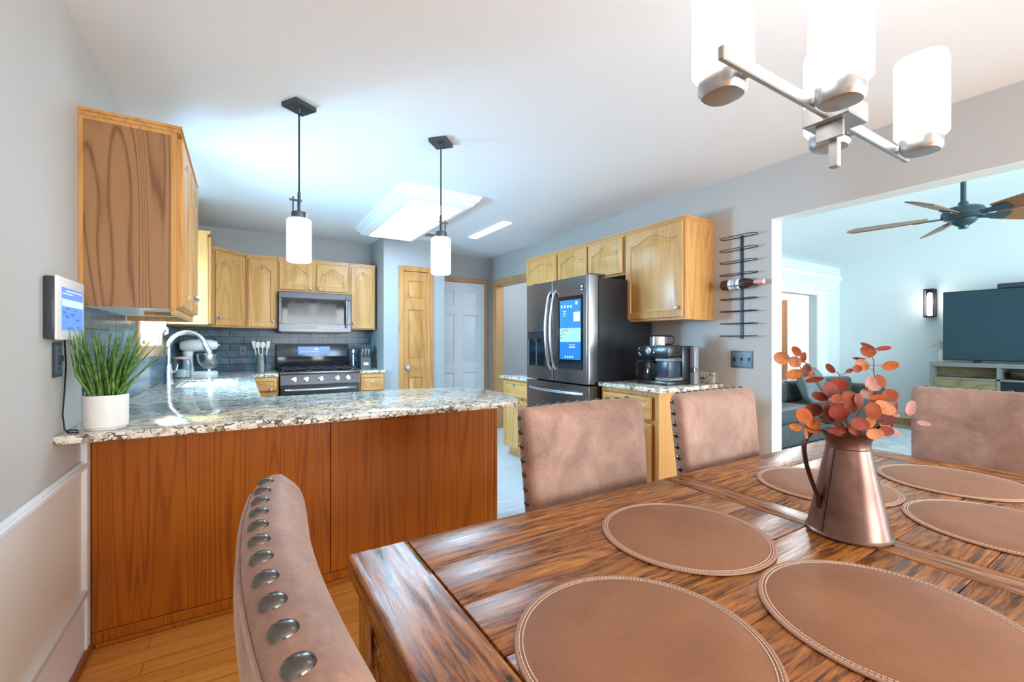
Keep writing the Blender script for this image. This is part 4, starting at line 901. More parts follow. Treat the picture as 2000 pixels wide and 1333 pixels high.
# wine rack and bottle
RX = XR - 0.001
t = thing('wine_rack', 'black wall-mounted iron wine rack with nine loops, left of the wide opening', 'wine rack', (XR - 0.04, 1.84, 1.25))
bx(RX - 0.006, RX, 1.829, 1.851, 1.252, 1.995, 0.001).build('spine', 'black_metal', t)
for i in range(9):
    z = 1.982 - i * 0.0888; y0_, y1_ = 1.703, 1.972; xa, xb = RX - 0.012, RX - 0.092
    pts = [(xa, y0_ + 0.045, z), (xa, y1_ - 0.045, z)]
    pts += [((xa + xb) / 2 + (xa - xb) / 2 * math.cos(R(180 * k / 8)), y1_ - 0.040 + 0.040 * math.sin(R(180 * k / 8)), z) for k in range(1, 8)]
    pts += [(xb, y1_ - 0.045, z), (xb, y0_ + 0.045, z)]
    pts += [((xa + xb) / 2 - (xa - xb) / 2 * math.cos(R(180 * k / 8)), y0_ + 0.040 - 0.040 * math.sin(R(180 * k / 8)), z) for k in range(1, 8)]
    m = MB(); m.tube(pts, 0.0032, 8, closed=True); m.box(RX - 0.0165, RX - 0.005, 1.833, 1.847, z - 0.005, z + 0.005); m.build('bottle_loop', 'black_metal', t)
BZ = 1.982 - 4 * 0.0888 + 0.0155; bo = V3((RX - 0.052, 1.958, BZ))
t = thing('wine_bottle', 'dark wine bottle with white label and pink foil lying in the wine rack', 'bottle', bo)
m = MB(); m.lathe(bo, [(0.030, 0), (0.0365, 0.004), (0.0375, 0.012), (0.0375, 0.178), (0.034, 0.198), (0.022, 0.220), (0.0145, 0.238), (0.014, 0.296), (0.0, 0.297)], n=26, axis=(0, -1, 0)); m.build('glass', 'wine', t)
m = MB(); m.lathe(bo, [(0.0377, 0.060), (0.0380, 0.061), (0.0380, 0.143), (0.0377, 0.144)], n=26, axis=(0, -1, 0), cap0=False, cap1=False); lb = m.build('label', 'label_w', t)
m = MB(); m.lathe(bo, [(0.0382, 0.085), (0.0383, 0.086), (0.0383, 0.094), (0.0382, 0.095)], n=26, axis=(0, -1, 0), cap0=False, cap1=False); m.lathe(bo, [(0.0382, 0.102), (0.0383, 0.103), (0.0383, 0.121), (0.0382, 0.122)], n=26, axis=(0, -1, 0), cap0=False, cap1=False); m.build('label_print', mat('label_grey', (0.33, 0.34, 0.38), 0.6), lb)
m = MB(); m.lathe(bo, [(0.0150, 0.236), (0.0165, 0.240), (0.0158, 0.282), (0.017, 0.286), (0.017, 0.302), (0.0, 0.304)], n=22, axis=(0, -1, 0)); m.build('foil', 'pink', t)

# ================================================================== lamps
def pendant(px, py, label, sgn, turn):
    t = thing('pendant_lamp', label, 'lamp', (px, py, 1.635), 'pendant lamps over the peninsula')
    u_ = V3((math.cos(R(turn)), math.sin(R(turn)), 0)); w_ = Z3.cross(u_)
    m = MB(); m.obox((px, py, 2.4287), u_, w_, Z3, 0.060, 0.054, 0.0107); m.build('ceiling_plate', 'dark_bronze', t)
    m = MB(); m.cyl((px, py, 2.395), (px, py, 2.4178), 0.008, 0.011, 12)
    for q in (-0.034, 0.034): m.lathe(V3((px, py, 2.406)) + u_ * q, [(0.0, 0), (0.006, 0.003), (0.006, 0.0118)], n=10)
    m.build('canopy_screws', 'dark_bronze', t)
    m = MB(); m.cyl((px, py, 1.99), (px, py, 2.396), 0.0042, None, 8); m.build('cord', 'black_metal', t)
    m = MB(); m.cyl((px, py, 1.893), (px, py, 1.992), 0.008, None, 12); m.cyl((px + sgn * 0.027, py, 1.893), (px + sgn * 0.027, py, 1.968), 0.0042, None, 8)
    m.box(px - 0.012 if sgn > 0 else px - 0.045, px + 0.045 if sgn > 0 else px + 0.012, py - 0.005, py + 0.005, 1.946, 1.955); m.build('stem', 'dark_bronze', t)
    m = MB(); m.lathe((px, py, 1.855), [(0.036, 0), (0.036, 0.034), (0.030, 0.038), (0.0, 0.038)], n=28); m.build('socket_cap', 'dark_bronze', t)
    m = MB(); m.lathe((px, py, 1.638), [(0.052, 0.0), (0.058, 0.004), (0.058, 0.208), (0.052, 0.216), (0.030, 0.2165), (0.030, 0.2125), (0.049, 0.212), (0.0545, 0.206), (0.0545, 0.006), (0.052, 0.0)], n=36, cap0=False, cap1=False); m.build('glass_shade', 'glow_pendant', t)
    m = MB(); m.lathe((px, py, 1.75), [(0.0, 0), (0.018, 0.008), (0.027, 0.03), (0.022, 0.055), (0.013, 0.075), (0.013, 0.104), (0.0, 0.1045)], n=18); m.build('bulb', 'glow_pendant', t)
pendant(0.255, 2.488, 'left pendant lamp over the peninsula, nearest the tablet wall', -1, 32)
pendant(1.028, 2.488, 'right pendant lamp over the peninsula, in front of the pantry door', 1, 44)

# chandelier over the table
HX, HY, HZ = 1.272, 0.520, 1.795
t = thing('chandelier', 'brushed nickel bar chandelier with four opal glass shades over the dining table', 'chandelier', (HX, HY, 1.66))
m = MB(); m.box(HX - 0.475, HX + 0.475, HY - 0.0065, HY + 0.0065, HZ - 0.014, HZ + 0.014, 0.002); m.build('bar', 'nickel', t)
m = MB(); m.box(HX - 0.052, HX + 0.052, HY - 0.052, HY + 0.052, HZ - 0.022, HZ + 0.026, 0.002); m.build('hub', 'nickel', t)
m = MB(); m.box(HX - 0.0105, HX + 0.0105, HY - 0.0105, HY + 0.0105, 1.668, HZ - 0.0222, 0.002); m.build('finial', 'nickel', t)
m = MB(); m.box(HX - 0.030, HX - 0.020, HY - 0.030, HY + 0.030, HZ - 0.062, HZ - 0.0225, 0.001); m.build('bracket', 'nickel', t)
m = MB(); m.box(HX - 0.009, HX + 0.009, HY - 0.009, HY + 0.009, HZ + 0.0262, 2.416); m.build('stem', 'nickel', t)
m = MB(); m.box(HX - 0.07, HX + 0.07, HY - 0.07, HY + 0.07, 2.4165, 2.4395, 0.003); m.build('canopy', 'nickel', t)
for i, (dx, dy) in enumerate(((-0.372, 0.062), (-0.124, -0.062), (0.124, 0.062), (0.372, -0.062))):
    cx_, cy_ = HX + dx, HY + dy
    m = MB(); m.lathe((cx_, cy_, HZ - 0.030), [(0.030, 0), (0.040, 0.003), (0.046, 0.012), (0.046, 0.040), (0.044, 0.043), (0.0, 0.043)], n=36, sq=2.6); cp_ = m.build('cup', 'nickel', t)
    m = MB(); m.box(cx_ - 0.012, cx_ + 0.012, min(HY, cy_) + (0.0066 if dy > 0 else 0.045), max(HY, cy_) - (0.045 if dy > 0 else 0.0066), HZ - 0.008, HZ + 0.006); m.build('cup_arm', 'nickel', cp_)
    m = MB(); m.lathe((cx_, cy_, HZ + 0.0135), [(0.030, 0.0), (0.052, 0.002), (0.058, 0.010), (0.058, 0.214), (0.055, 0.222), (0.051, 0.222), (0.054, 0.212), (0.054, 0.012), (0.030, 0.004)], n=36, sq=2.6, cap0=False, cap1=False); m.build('glass_shade', 'glow', t)
    m = MB(); m.lathe((cx_, cy_, HZ + 0.0135), [(0.0, 0.0), (0.014, 0.001), (0.014, 0.03), (0.028, 0.06), (0.030, 0.085), (0.02, 0.115), (0.0, 0.122)], n=18); m.build('bulb', 'glow', t)

# flush fluorescent fixture
t = thing('ceiling_light', 'large white-framed rectangular fluorescent light on the kitchen ceiling', 'ceiling light', (1.38, 4.06, 2.33))
LX0, LX1, LY0, LY1 = 1.03, 1.72, 3.27, 4.86
m = MB(); rq = lambda i, z: [V3((LX0 + i, LY0 + i, z)), V3((LX1 - i, LY0 + i, z)), V3((LX1 - i, LY1 - i, z)), V3((LX0 + i, LY1 - i, z))]
m.rings([rq(0, 2.4398), rq(0, 2.424), rq(0.012, 2.420), rq(0.02, 2.400), rq(0.045, 2.385), rq(0.055, 2.365), rq(0.085, 2.352), rq(0.095, 2.346), rq(0.12, 2.346), rq(0.12, 2.36)], cap0=False, cap1=False); m.build('frame', 'white', t, ang=20)
m = MB(); m.rings([rq(0.121, 2.358), rq(0.121, 2.344), rq(0.15, 2.336)]); m.build('diffuser_or_glow_slab', 'glow_cool', t)
area('fluorescent_tubes', (1.38, 3.85, 2.328), (0, 0, 0), 0.42, 1.00, 32, (0.36, 0.70, 1.0))
t = thing('sun_patch_glow', 'slim glowing slab standing in for reflected sun on the kitchen ceiling right of the large fixture', 'ceiling light', (2.30, 4.20, 2.43))
bx(2.245, 2.345, 3.82, 4.60, 2.430, 2.4398, 0.002).build('diffuser_or_glow_slab', 'glow_cool', t)  # glowing slab added for a patch of reflected sunlight, no lamp here
m = MB(); m.box(1.75, 1.91, 4.62, 4.78, 2.430, 2.4398, 0.003)
vt = tag(m.build('ceiling_vent', 'white'), 'small white vent on the kitchen ceiling near the pantry', 'vent')
m = MB()
for i in range(7): m.box(1.762, 1.898, 4.634 + i * 0.02, 4.640 + i * 0.02, 2.427, 2.4299)
m.build('slats', 'grey_frame', vt)

# ================================================================== dining table
TX0, TX1, TY0, TY1, TZ, TT = 0.203, 2.36, -0.035, 1.018, 0.760, 0.048
t = thing('dining_table', 'rustic dark plank dining table with wide end boards', 'table', ((TX0 + TX1) / 2, (TY0 + TY1) / 2, 0.0))
def wob(m, seed, amp):
    for v in m.bm.verts:
        if v.co.z > TZ - 0.02: v.co.z += amp * noise.noise(V3((v.co.x * 9 + seed, v.co.y * 9, 0)))
def boards(x0, x1, n, jag):
    m = MB(); st = (TY1 - TY0) / n
    for i in range(n): m.box(x0 + 0.0007, x1 - 0.0007, TY0 + i * st + 0.0006, TY0 + (i + 1) * st - 0.0006, TZ - TT, TZ, 0.0022, 2)
    return m
boards(0.336, 1.232, 7, 0).build('plank_panel', 'rust_x', t)
boards(1.326, 2.224, 7, 0).build('plank_panel', 'rust_x', t)
def endboard(x0, x1, name):
    m = MB(); n = 40; rs = []
    for i in range(n + 1):
        y = TY0 + (TY1 - TY0) * i / n; e0 = 0.0035 * noise.noise(V3((x0 * 5, y * 14, 1))); e1 = 0.0
        lo = x0 + (e0 if x0 < 0.5 else 0); hi = x1 + (e0 if x1 > 2.3 else 0); b_ = 0.007
        za, zb = TZ - TT, TZ
        k = 0.004 if i in (0, n) else 0
        prof = [(lo, za + 0.004), (lo, zb - b_ + e0), (lo + b_ * 0.35, zb - b_ * 0.3), (lo + b_, zb)]
        prof += [(lo + (hi - lo) * q, zb - 0.0042 * abs(noise.noise(V3((q * 5.5 + x0 + 0.6 * math.sin(y * 2.2), y * 2.2, 2))))) for q in [0.10 + 0.05 * k_ for k_ in range(17)]]
        prof += [(hi - 0.003, zb), (hi, zb - 0.003), (hi, za + 0.002), (hi - 0.004, za), (lo + 0.004, za)]
        rs.append([V3((x, y, z)) for x, z in prof])
    m.rings(rs); return m.build(name, 'rust_y', t, ang=50)
endboard(TX0, 0.334, 'end_board'); endboard(2.226, TX1, 'end_board')
m = MB(); m.box(1.2338, 1.3242, TY0, TY1, TZ - TT, TZ, 0.002, 2); m.build('center_board', 'rust_y', t)
m = MB(); i_ = 0.055
m.box(TX0 + i_, TX1 - i_, TY0 + 0.03, TY0 + 0.055, 0.60, TZ - TT - 0.0005); m.box(TX0 + i_, TX1 - i_, TY1 - 0.055, TY1 - 0.03, 0.60, TZ - TT - 0.0005)
m.box(TX0 + 0.028, TX0 + 0.053, TY0 + 0.03, TY1 - 0.03, 0.60, TZ - TT - 0.0005); m.box(TX1 - 0.053, TX1 - 0.028, TY0 + 0.03, TY1 - 0.03, 0.60, TZ - TT - 0.0005)
m.build('apron', 'rust_x', t)
for lx in (TX0 + 0.018, TX1 - 0.108):
    for ly in (TY0 + 0.018, TY1 - 0.108): bx(lx, lx + 0.09, ly, ly + 0.09, 0.0, TZ - TT - 0.0008, 0.004).build('leg', 'rust_z', t)

# ------------------------------------------------------------------ placemats
def placemat(first):
    t = thing('placemat', '', 'placemat', (0, 0, 0), 'round leather placemats')
    r = 0.195
    m = MB(); m.lathe((0, 0, 0), [(r - 0.003, 0), (r, 0.0012), (r, 0.0032), (r - 0.0015, 0.0044), (r - 0.004, 0.0046), (r - 0.0055, 0.0040), (r - 0.013, 0.0040), (r - 0.0145, 0.0046), (0.10, 0.0046), (0.0, 0.0046)], n=96); m.build('pad', 'leather', t)
    m = MB(); m.lathe((0, 0, 0), [(r + 0.0002, 0.0006), (r + 0.0016, 0.0022), (r + 0.0006, 0.0042), (r - 0.0022, 0.0052), (r - 0.0042, 0.0048)], n=96, cap0=False, cap1=False); m.build('rim', 'leather_edge', t)
    for rr_ in (r - 0.0062, r - 0.0118):
        m = MB(); n = 170
        for i in range(n):
            a_ = 2 * math.pi * i / n; u = V3((-math.sin(a_), math.cos(a_), 0)); o_ = V3((math.cos(a_), math.sin(a_), 0))
            m.obox(o_ * rr_ + Z3 * 0.0045, u, o_, Z3, 0.0026, 0.0008, 0.0005)
        m.build('stitching', 'thread', t, ang=0)
    return t
pm0 = placemat(True)
for i, (x, y, lab) in enumerate([(0.923, 0.698, 'round brown leather placemat in front of the chair nearest the peninsula'), (0.528, 0.477, 'round brown leather placemat at the near left end of the table'), (0.937, 0.301, 'large near placemat at the bottom right of the photo, cut by the frame'),
                                 (1.627, 0.692, 'round leather placemat partly hidden behind the copper pitcher'), (2.035, 0.489, 'round leather placemat in front of the chair at the far head of the table'), (1.640, 0.296, 'round leather placemat right of the pitcher, cut by the right edge of the photo')]):
    o = pm0 if i == 0 else copy_tree(pm0)
    o.location = (x, y, TZ + 0.0004); o.rotation_euler = (0, 0, i * 1.1); o['label'] = lab

# ------------------------------------------------------------------ upholstered chairs
CHW, CHT = 0.262, 1.022       # half width, top of the back
def back_x(z, y):             # middle surface of the chair back
    k = max(z - 0.42, 0) / 0.60
    return -0.0 - 0.058 * k ** 1.25 + 0.022 * (y / CHW) ** 2 + 0.028
def make_chair():
    t = thing('dining_chair', '', 'chair', (0, 0, 0), 'suede dining chairs around the table')
    hw_of = lambda z: CHW - 0.022 * (1 - max(z - 0.42, 0) / 0.6)
    th = 0.038
    zs = [0.42 + 0.545 * i / 12 for i in range(13)]
    lv = [(z, 0.0, 0.0) for z in zs]
    rt, ry_ = 0.030, 0.012
    for i in range(1, 8):
        a_ = R(90 * i / 7); lv.append((0.965 + (CHT - 0.965) * math.sin(a_), rt * (1 - math.cos(a_)), ry_ * (1 - math.cos(a_))))
    rs = []; nn = 25
    for z, dx, dy in lv:
        hw = hw_of(z) - dy; tt = th - dx; front, rear = [], []
        for i in range(nn):
            y = -hw + 2 * hw * i / (nn - 1); e = 1 - max(0, (abs(y) - (hw - 0.03)) / 0.03) ** 2.2 * 0.42
            bulge = 0.006 * (1 - (y / CHW) ** 2)
            front.append(V3((back_x(z, y) + tt * e + bulge * (dx < 0.01), y, z))); rear.append(V3((back_x(z, y) - tt * e, y, z)))
        rs.append(front + list(reversed(rear)))
    m = MB(); m.rings(rs); bk = m.build('backrest', 'suede', t, ang=70)
    # seams along the rear and front edges
    for sgn in (-1,):
        pts = []
        for z in [0.44 + 0.50 * i / 10 for i in range(11)]: pts.append(V3((back_x(z, hw_of(z)) + sgn * th * 0.70, -hw_of(z) + 0.006, z)))
        for i in range(21):
            u = -1 + 2 * i / 20; a_ = R(90); y = u * (CHW - 0.022); z = 1.0062 - 0.02 * max(0, abs(u) - 0.93) / 0.07
            pts.append(V3((back_x(z, y) + sgn * (0.0300 - 0.006 * max(0, abs(u) - 0.90) / 0.10), y, z)))
        for z in [0.94 - 0.50 * i / 10 for i in range(11)]: pts.append(V3((back_x(z, hw_of(z)) + sgn * th * 0.70, hw_of(z) - 0.006, z)))
        m = MB(); m.tube(pts, 0.0022, 6); m.build('piping', 'suede', t)
    # nailheads over the top edge and down both sides
    m = MB(); m.lathe((0, 0, 0), [(0.0112, -0.001), (0.0110, 0.0012), (0.0095, 0.0038), (0.0060, 0.0060), (0.0, 0.0068)], n=18); n0 = m.build('nailhead', 'brass', t)
    spots = []
    for i in range(11):
        y = -0.218 + 0.0436 * i; spots.append((V3((back_x(CHT, y) - 0.009, y, CHT - 0.0012 - 0.0002)), V3((0, 0, 1))))
    for sgn in (-1, 1):
        spots.append((V3((back_x(1.0, CHW) - 0.010, sgn * (hw_of(1.0) - 0.005), 0.994)), V3((0, sgn * 0.75, 0.66))))
        for i in range(12):
            z = 0.950 - 0.0436 * i; spots.append((V3((back_x(z, CHW) - 0.010, sgn * (hw_of(z) - 0.0006), z)), V3((0, sgn, 0))))
    for i, (p, d_) in enumerate(spots):
        o = n0 if i == 0 else n0.copy()
        if i: C.objects.link(o); o.parent = t
        o.location = p; o.rotation_euler = d_.to_track_quat('Z', 'Y').to_euler()
    m = MB(); m.box(0.062, 0.50, -0.245, 0.245, 0.405, 0.50, 0.030, 4); m.build('seat', 'suede', t, ang=60)
    m = MB(); m.box(0.03, 0.49, -0.235, 0.235, 0.375, 0.404, 0.004); m.build('seat_frame', 'rust_y', t)
    for lx, ly, k in ((0.460, -0.205, 0.0), (0.460, 0.205, 0.0), (0.055, -0.205, -0.06), (0.055, 0.205, -0.06)):
        m = MB(); q = lambda cx, h, z: [V3((cx - h, ly - h, z)), V3((cx + h, ly - h, z)), V3((cx + h, ly + h, z)), V3((cx - h, ly + h, z))]
        m.rings([q(lx + k, 0.015, 0.0), q(lx, 0.023, 0.3745)]); m.build('leg', 'rust_z', t)
    return t
ch0 = make_chair()
for i, (x, y, rz, lab) in enumerate([(0.056, 0.532, 0, 'suede dining chair in the foreground, large nailheads along its top edge'), (1.004, 1.150, -90, 'suede dining chair across the table, in front of the refrigerator'),
                                     (1.715, 1.140, -90, 'suede dining chair across the table, below the light switch plate'), (2.690, 0.520, 180, 'suede dining chair at the far head of the table')]):
    o = ch0 if i == 0 else copy_tree(ch0)
    o.location = (x, y, 0); o.rotation_euler = (0, 0, R(rz)); o['label'] = lab

# ------------------------------------------------------------------ copper pitcher
PI_ = V3((1.279, 0.494, TZ + 0.0006))
t = thing('pitcher', 'tapered aged copper pitcher with a dark strap handle on the table', 'pitcher', PI_)
m = MB(); m.lathe(PI_, [(0.086, 0), (0.0885, 0.002), (0.0885, 0.005), (0.085, 0.009), (0.0845, 0.010), (0.0455, 0.2085), (0.0470, 0.2095), (0.0455, 0.211), (0.0450, 0.218), (0.0480, 0.232), (0.0575, 0.2445), (0.0590, 0.2460), (0.0580, 0.2475), (0.0560, 0.2465), (0.0465, 0.232), (0.0435, 0.216), (0.044, 0.208), (0.082, 0.012), (0.0, 0.010)], n=64); m.build('body', 'copper', t, ang=40)
hd2 = V3((-0.852, 0.524, 0)); hs = V3((0.524, 0.852, 0))
ctrl = [(0.036, 0.205), (0.047, 0.238), (0.066, 0.2515), (0.090, 0.246), (0.107, 0.222), (0.107, 0.190), (0.098, 0.150), (0.084, 0.110), (0.0745, 0.085), (0.0745, 0.060)]
cv = []
for i in range(len(ctrl) - 1):
    p0_, p1_, p2_, p3_ = (ctrl[max(i - 1, 0)], ctrl[i], ctrl[i + 1], ctrl[min(i + 2, len(ctrl) - 1)])
    for k in range(5):
        q = k / 5; cv.append(tuple(0.5 * ((2 * p1_[j]) + (-p0_[j] + p2_[j]) * q + (2 * p0_[j] - 5 * p1_[j] + 4 * p2_[j] - p3_[j]) * q * q + (-p0_[j] + 3 * p1_[j] - 3 * p2_[j] + p3_[j]) * q ** 3) for j in (0, 1)))
cv.append(ctrl[-1]); rs = []
for i, (r_, z_) in enumerate(cv):
    a_ = cv[max(i - 1, 0)]; b_ = cv[min(i + 1, len(cv) - 1)]; tn = V3((b_[0] - a_[0], b_[1] - a_[1], 0)).normalized(); nr = (hd2 * tn.y - Z3 * tn.x)
    c_ = PI_ + hd2 * r_ + Z3 * z_
    rs.append([c_ + hs * (0.0085 * math.cos(2 * math.pi * k / 10)) + nr * (0.0034 * math.sin(2 * math.pi * k / 10)) for k in range(10)])
m = MB(); m.rings(rs); m.build('handle', mat('dark_copper', (0.10, 0.05, 0.04), 0.3, 0.85), t, ang=60)
m = MB(); pr0 = PI_ + hd2 * 0.0
for k in range(9):
    q = k / 8
rs = []
for k in range(12):
    z_ = 0.012 + 0.195 * k / 11; r_ = 0.0845 + (0.0455 - 0.0845) * (z_ - 0.010) / 0.1985 + 0.0006
    c_ = PI_ + (hd2 * 0.97 - hs * 0.24) * r_ + Z3 * z_; rs.append([c_ - hs * 0.004, c_ - hs * 0.002 + hd2 * 0.0014, c_ + hs * 0.002 + hd2 * 0.0014, c_ + hs * 0.004, c_ - hd2 * 0.002])
m.rings(rs); m.build('seam', 'copper', t)

# ------------------------------------------------------------------ autumn eucalyptus in the pitcher
def leafmat(n, c):
    m_, nt_, b_ = newmat(n); v_ = coords(nt_, (1, 1, 1)); f_ = noi(nt_, v_, 45, 3)
    lk(nt_, ramp(nt_, f_, [(0.3, tuple(k * 0.72 for k in c)), (0.7, tuple(min(1, k * 1.2) for k in c))]), b_.inputs['Base Color'])
    b_.inputs['Roughness'].default_value = 0.65; b_.inputs['Specular IOR Level'].default_value = 0.15; return m_
LC = {'r': leafmat('leaf_red', (0.198, 0.025, 0.010)), 'o': leafmat('leaf_orange', (0.370, 0.081, 0.016)), 'y': leafmat('leaf_amber', (0.436, 0.129, 0.021)), 'b': leafmat('leaf_rust', (0.244, 0.053, 0.018)),
      'p': leafmat('leaf_pale_pink', (0.396, 0.202, 0.172)), 'm': leafmat('leaf_mauve', (0.224, 0.059, 0.042)), 'd': leafmat('leaf_dark', (0.106, 0.017, 0.009)), 'c': leafmat('leaf_peach', (0.422, 0.157, 0.068))}
M['stemm'] = mat('twig', (0.16, 0.10, 0.085), 0.6)
VR, VF = V3((0.852, -0.524, 0)), V3((0.524, 0.852, 0))    # across and away directions used to lay the stems out
SC = 1.091 / 862 / 5.128
rnd = random.Random(5)
def at(u, v, dz=0.0):        # stem layout sheet (u right, v down) -> point in the bouquet, dz = depth offset
    k = 1 + dz / 1.091
    return V3((1.279, 0.494, 0)) + VR * ((u - 706) * SC) + VF * dz + Z3 * (1.23 - ((v - 246) * SC))
STEMS = [
 ('tall eucalyptus stem with peach round leaves at the upper left of the bouquet', [(690, 1150), (560, 900), (400, 615), (300, 520), (268, 400)], 0.02, [(268, 345, 'b', 44, 54, 0), (148, 418, 'c', 72, 64, .1), (285, 455, 'c', 58, 52, .2), (240, 580, 'y', 78, 46, -.2), (435, 585, 'y', 18, 44, .3), (395, 630, 'r', 80, 24, -.2)]),
 ('eucalyptus stem with mauve leaf at the upper left, second from the left', [(700, 1150), (590, 880), (505, 640), (476, 490), (430, 455)], 0.05, [(385, 445, 'y', 60, 34, 0), (452, 412, 'b', 28, 54, .3), (510, 552, 'm', 46, 66, .25)]),
 ('tallest eucalyptus stem reaching up right with red leaves at its tip', [(730, 1150), (820, 960), (960, 800), (990, 680), (965, 540), (965, 440), (925, 340)], 0.0, [(832, 284, 'r', 62, 18, .4), (882, 338, 'b', 66, 56, .1), (1058, 312, 'r', 82, 22, -.15), (878, 480, 'c', 74, 58, 0), (806, 516, 'b', 42, 36, 0), (1082, 484, 'o', 80, 44, -.35), (908, 655, 'p', 56, 58, 0), (1066, 645, 'b', 70, 62, .1), (942, 704, 'p', 58, 30, 0), (908, 764, 'p', 72, 48, .1), (1070, 776, 'b', 74, 60, .1), (880, 418, 'd', 60, 12, .1)]),
 ('short eucalyptus stem with a thin rust leaf standing at the middle of the bouquet', [(715, 1150), (720, 900), (736, 640), (742, 565)], 0.03, [(682, 524, 'b', 58, 32, .75), (672, 682, 'r', 84, 58, .2), (722, 780, 'p', 60, 66, .3), (790, 545, 'b', 44, 20, -.3)]),
 ('eucalyptus stem with lilac leaf leaning far right over the chair', [(740, 1150), (880, 1080), (1100, 945), (1280, 985), (1330, 1020)], -0.01, [(1188, 888, 'o', 24, 54, .3), (1280, 902, 'p', 48, 70, .2), (1200, 975, 'p', 56, 26, .3), (1345, 1040, 'p', 58, 24, .2), (1098, 1062, 'd', 42, 58, 0), (1112, 1132, 'p', 64, 24, .5), (1030, 1000, 'c', 52, 46, .2)]),
 ('low eucalyptus stem with amber leaves leaning far left over the handle', [(690, 1150), (560, 1070), (400, 1020), (220, 1005), (150, 1000)], -0.02, [(130, 956, 'o', 74, 70, 0), (262, 950, 'b', 42, 56, .3), (300, 1045, 'y', 84, 60, .1), (132, 1088, 'y', 66, 34, .1), (176, 1132, 'y', 16, 46, 0), (300, 1105, 'o', 80, 40, .2)]),
 ('eucalyptus stem with curled red leaves at the left of the bouquet', [(690, 1150), (560, 950), (470, 780), (420, 690)], -0.03, [(430, 712, 'm', 68, 74, .2), (338, 778, 'r', 74, 38, .3), (430, 790, 'b', 52, 44, 0), (560, 790, 'b', 74, 68, .2), (450, 922, 'r', 84, 64, .1), (385, 935, 'm', 28, 76, 0), (570, 845, 'm', 62, 76, .2)]),
 ('dense low eucalyptus stem with dark red leaves just above the pitcher rim', [(700, 1150), (650, 1060), (560, 1000)], -0.045, [(570, 1010, 'r', 92, 54, .1), (590, 1078, 'b', 66, 48, .1), (450, 1090, 'r', 84, 36, -.1), (530, 1130, 'd', 90, 30, 0), (690, 890, 'b', 66, 76, .2), (640, 800, 'm', 50, 60, .4)]),
 ('eucalyptus stem with a big peach leaf at the front right of the bouquet', [(720, 1150), (790, 1000), (850, 880)], -0.04, [(858, 870, 'c', 104, 66, .15), (840, 800, 'o', 66, 44, -.1), (712, 1020, 'y', 76, 50, -.4), (740, 1112, 'c', 82, 48, .05), (815, 970, 'p', 38, 60, .5), (800, 900, 'b', 40, 60, .1)]),
 ('short full eucalyptus stem of rust leaves in the middle of the bouquet, behind the others', [(705, 1150), (690, 1000), (660, 900)], 0.035, [(640, 930, 'r', 80, 70, .2), (520, 960, 'b', 76, 60, .1), (760, 960, 'r', 78, 64, -.2), (660, 1060, 'd', 80, 50, .1), (800, 1080, 'b', 80, 56, .1), (900, 900, 'b', 66, 54, .2), (480, 1060, 'b', 70, 44, -.1), (880, 1130, 'r', 70, 36, 0), (380, 1060, 'd', 66, 40, .2)]),
 ('low eucalyptus stem with a dark maroon round leaf above the right rim', [(740, 1150), (830, 1060), (930, 1000)], -0.03, [(945, 988, 'd', 74, 60, .1), (960, 1112, 'r', 84, 44, .1), (830, 1052, 'c', 60, 40, .1), (1010, 1065, 'c', 56, 46, .3), (880, 1100, 'd', 46, 50, 0)]),
]
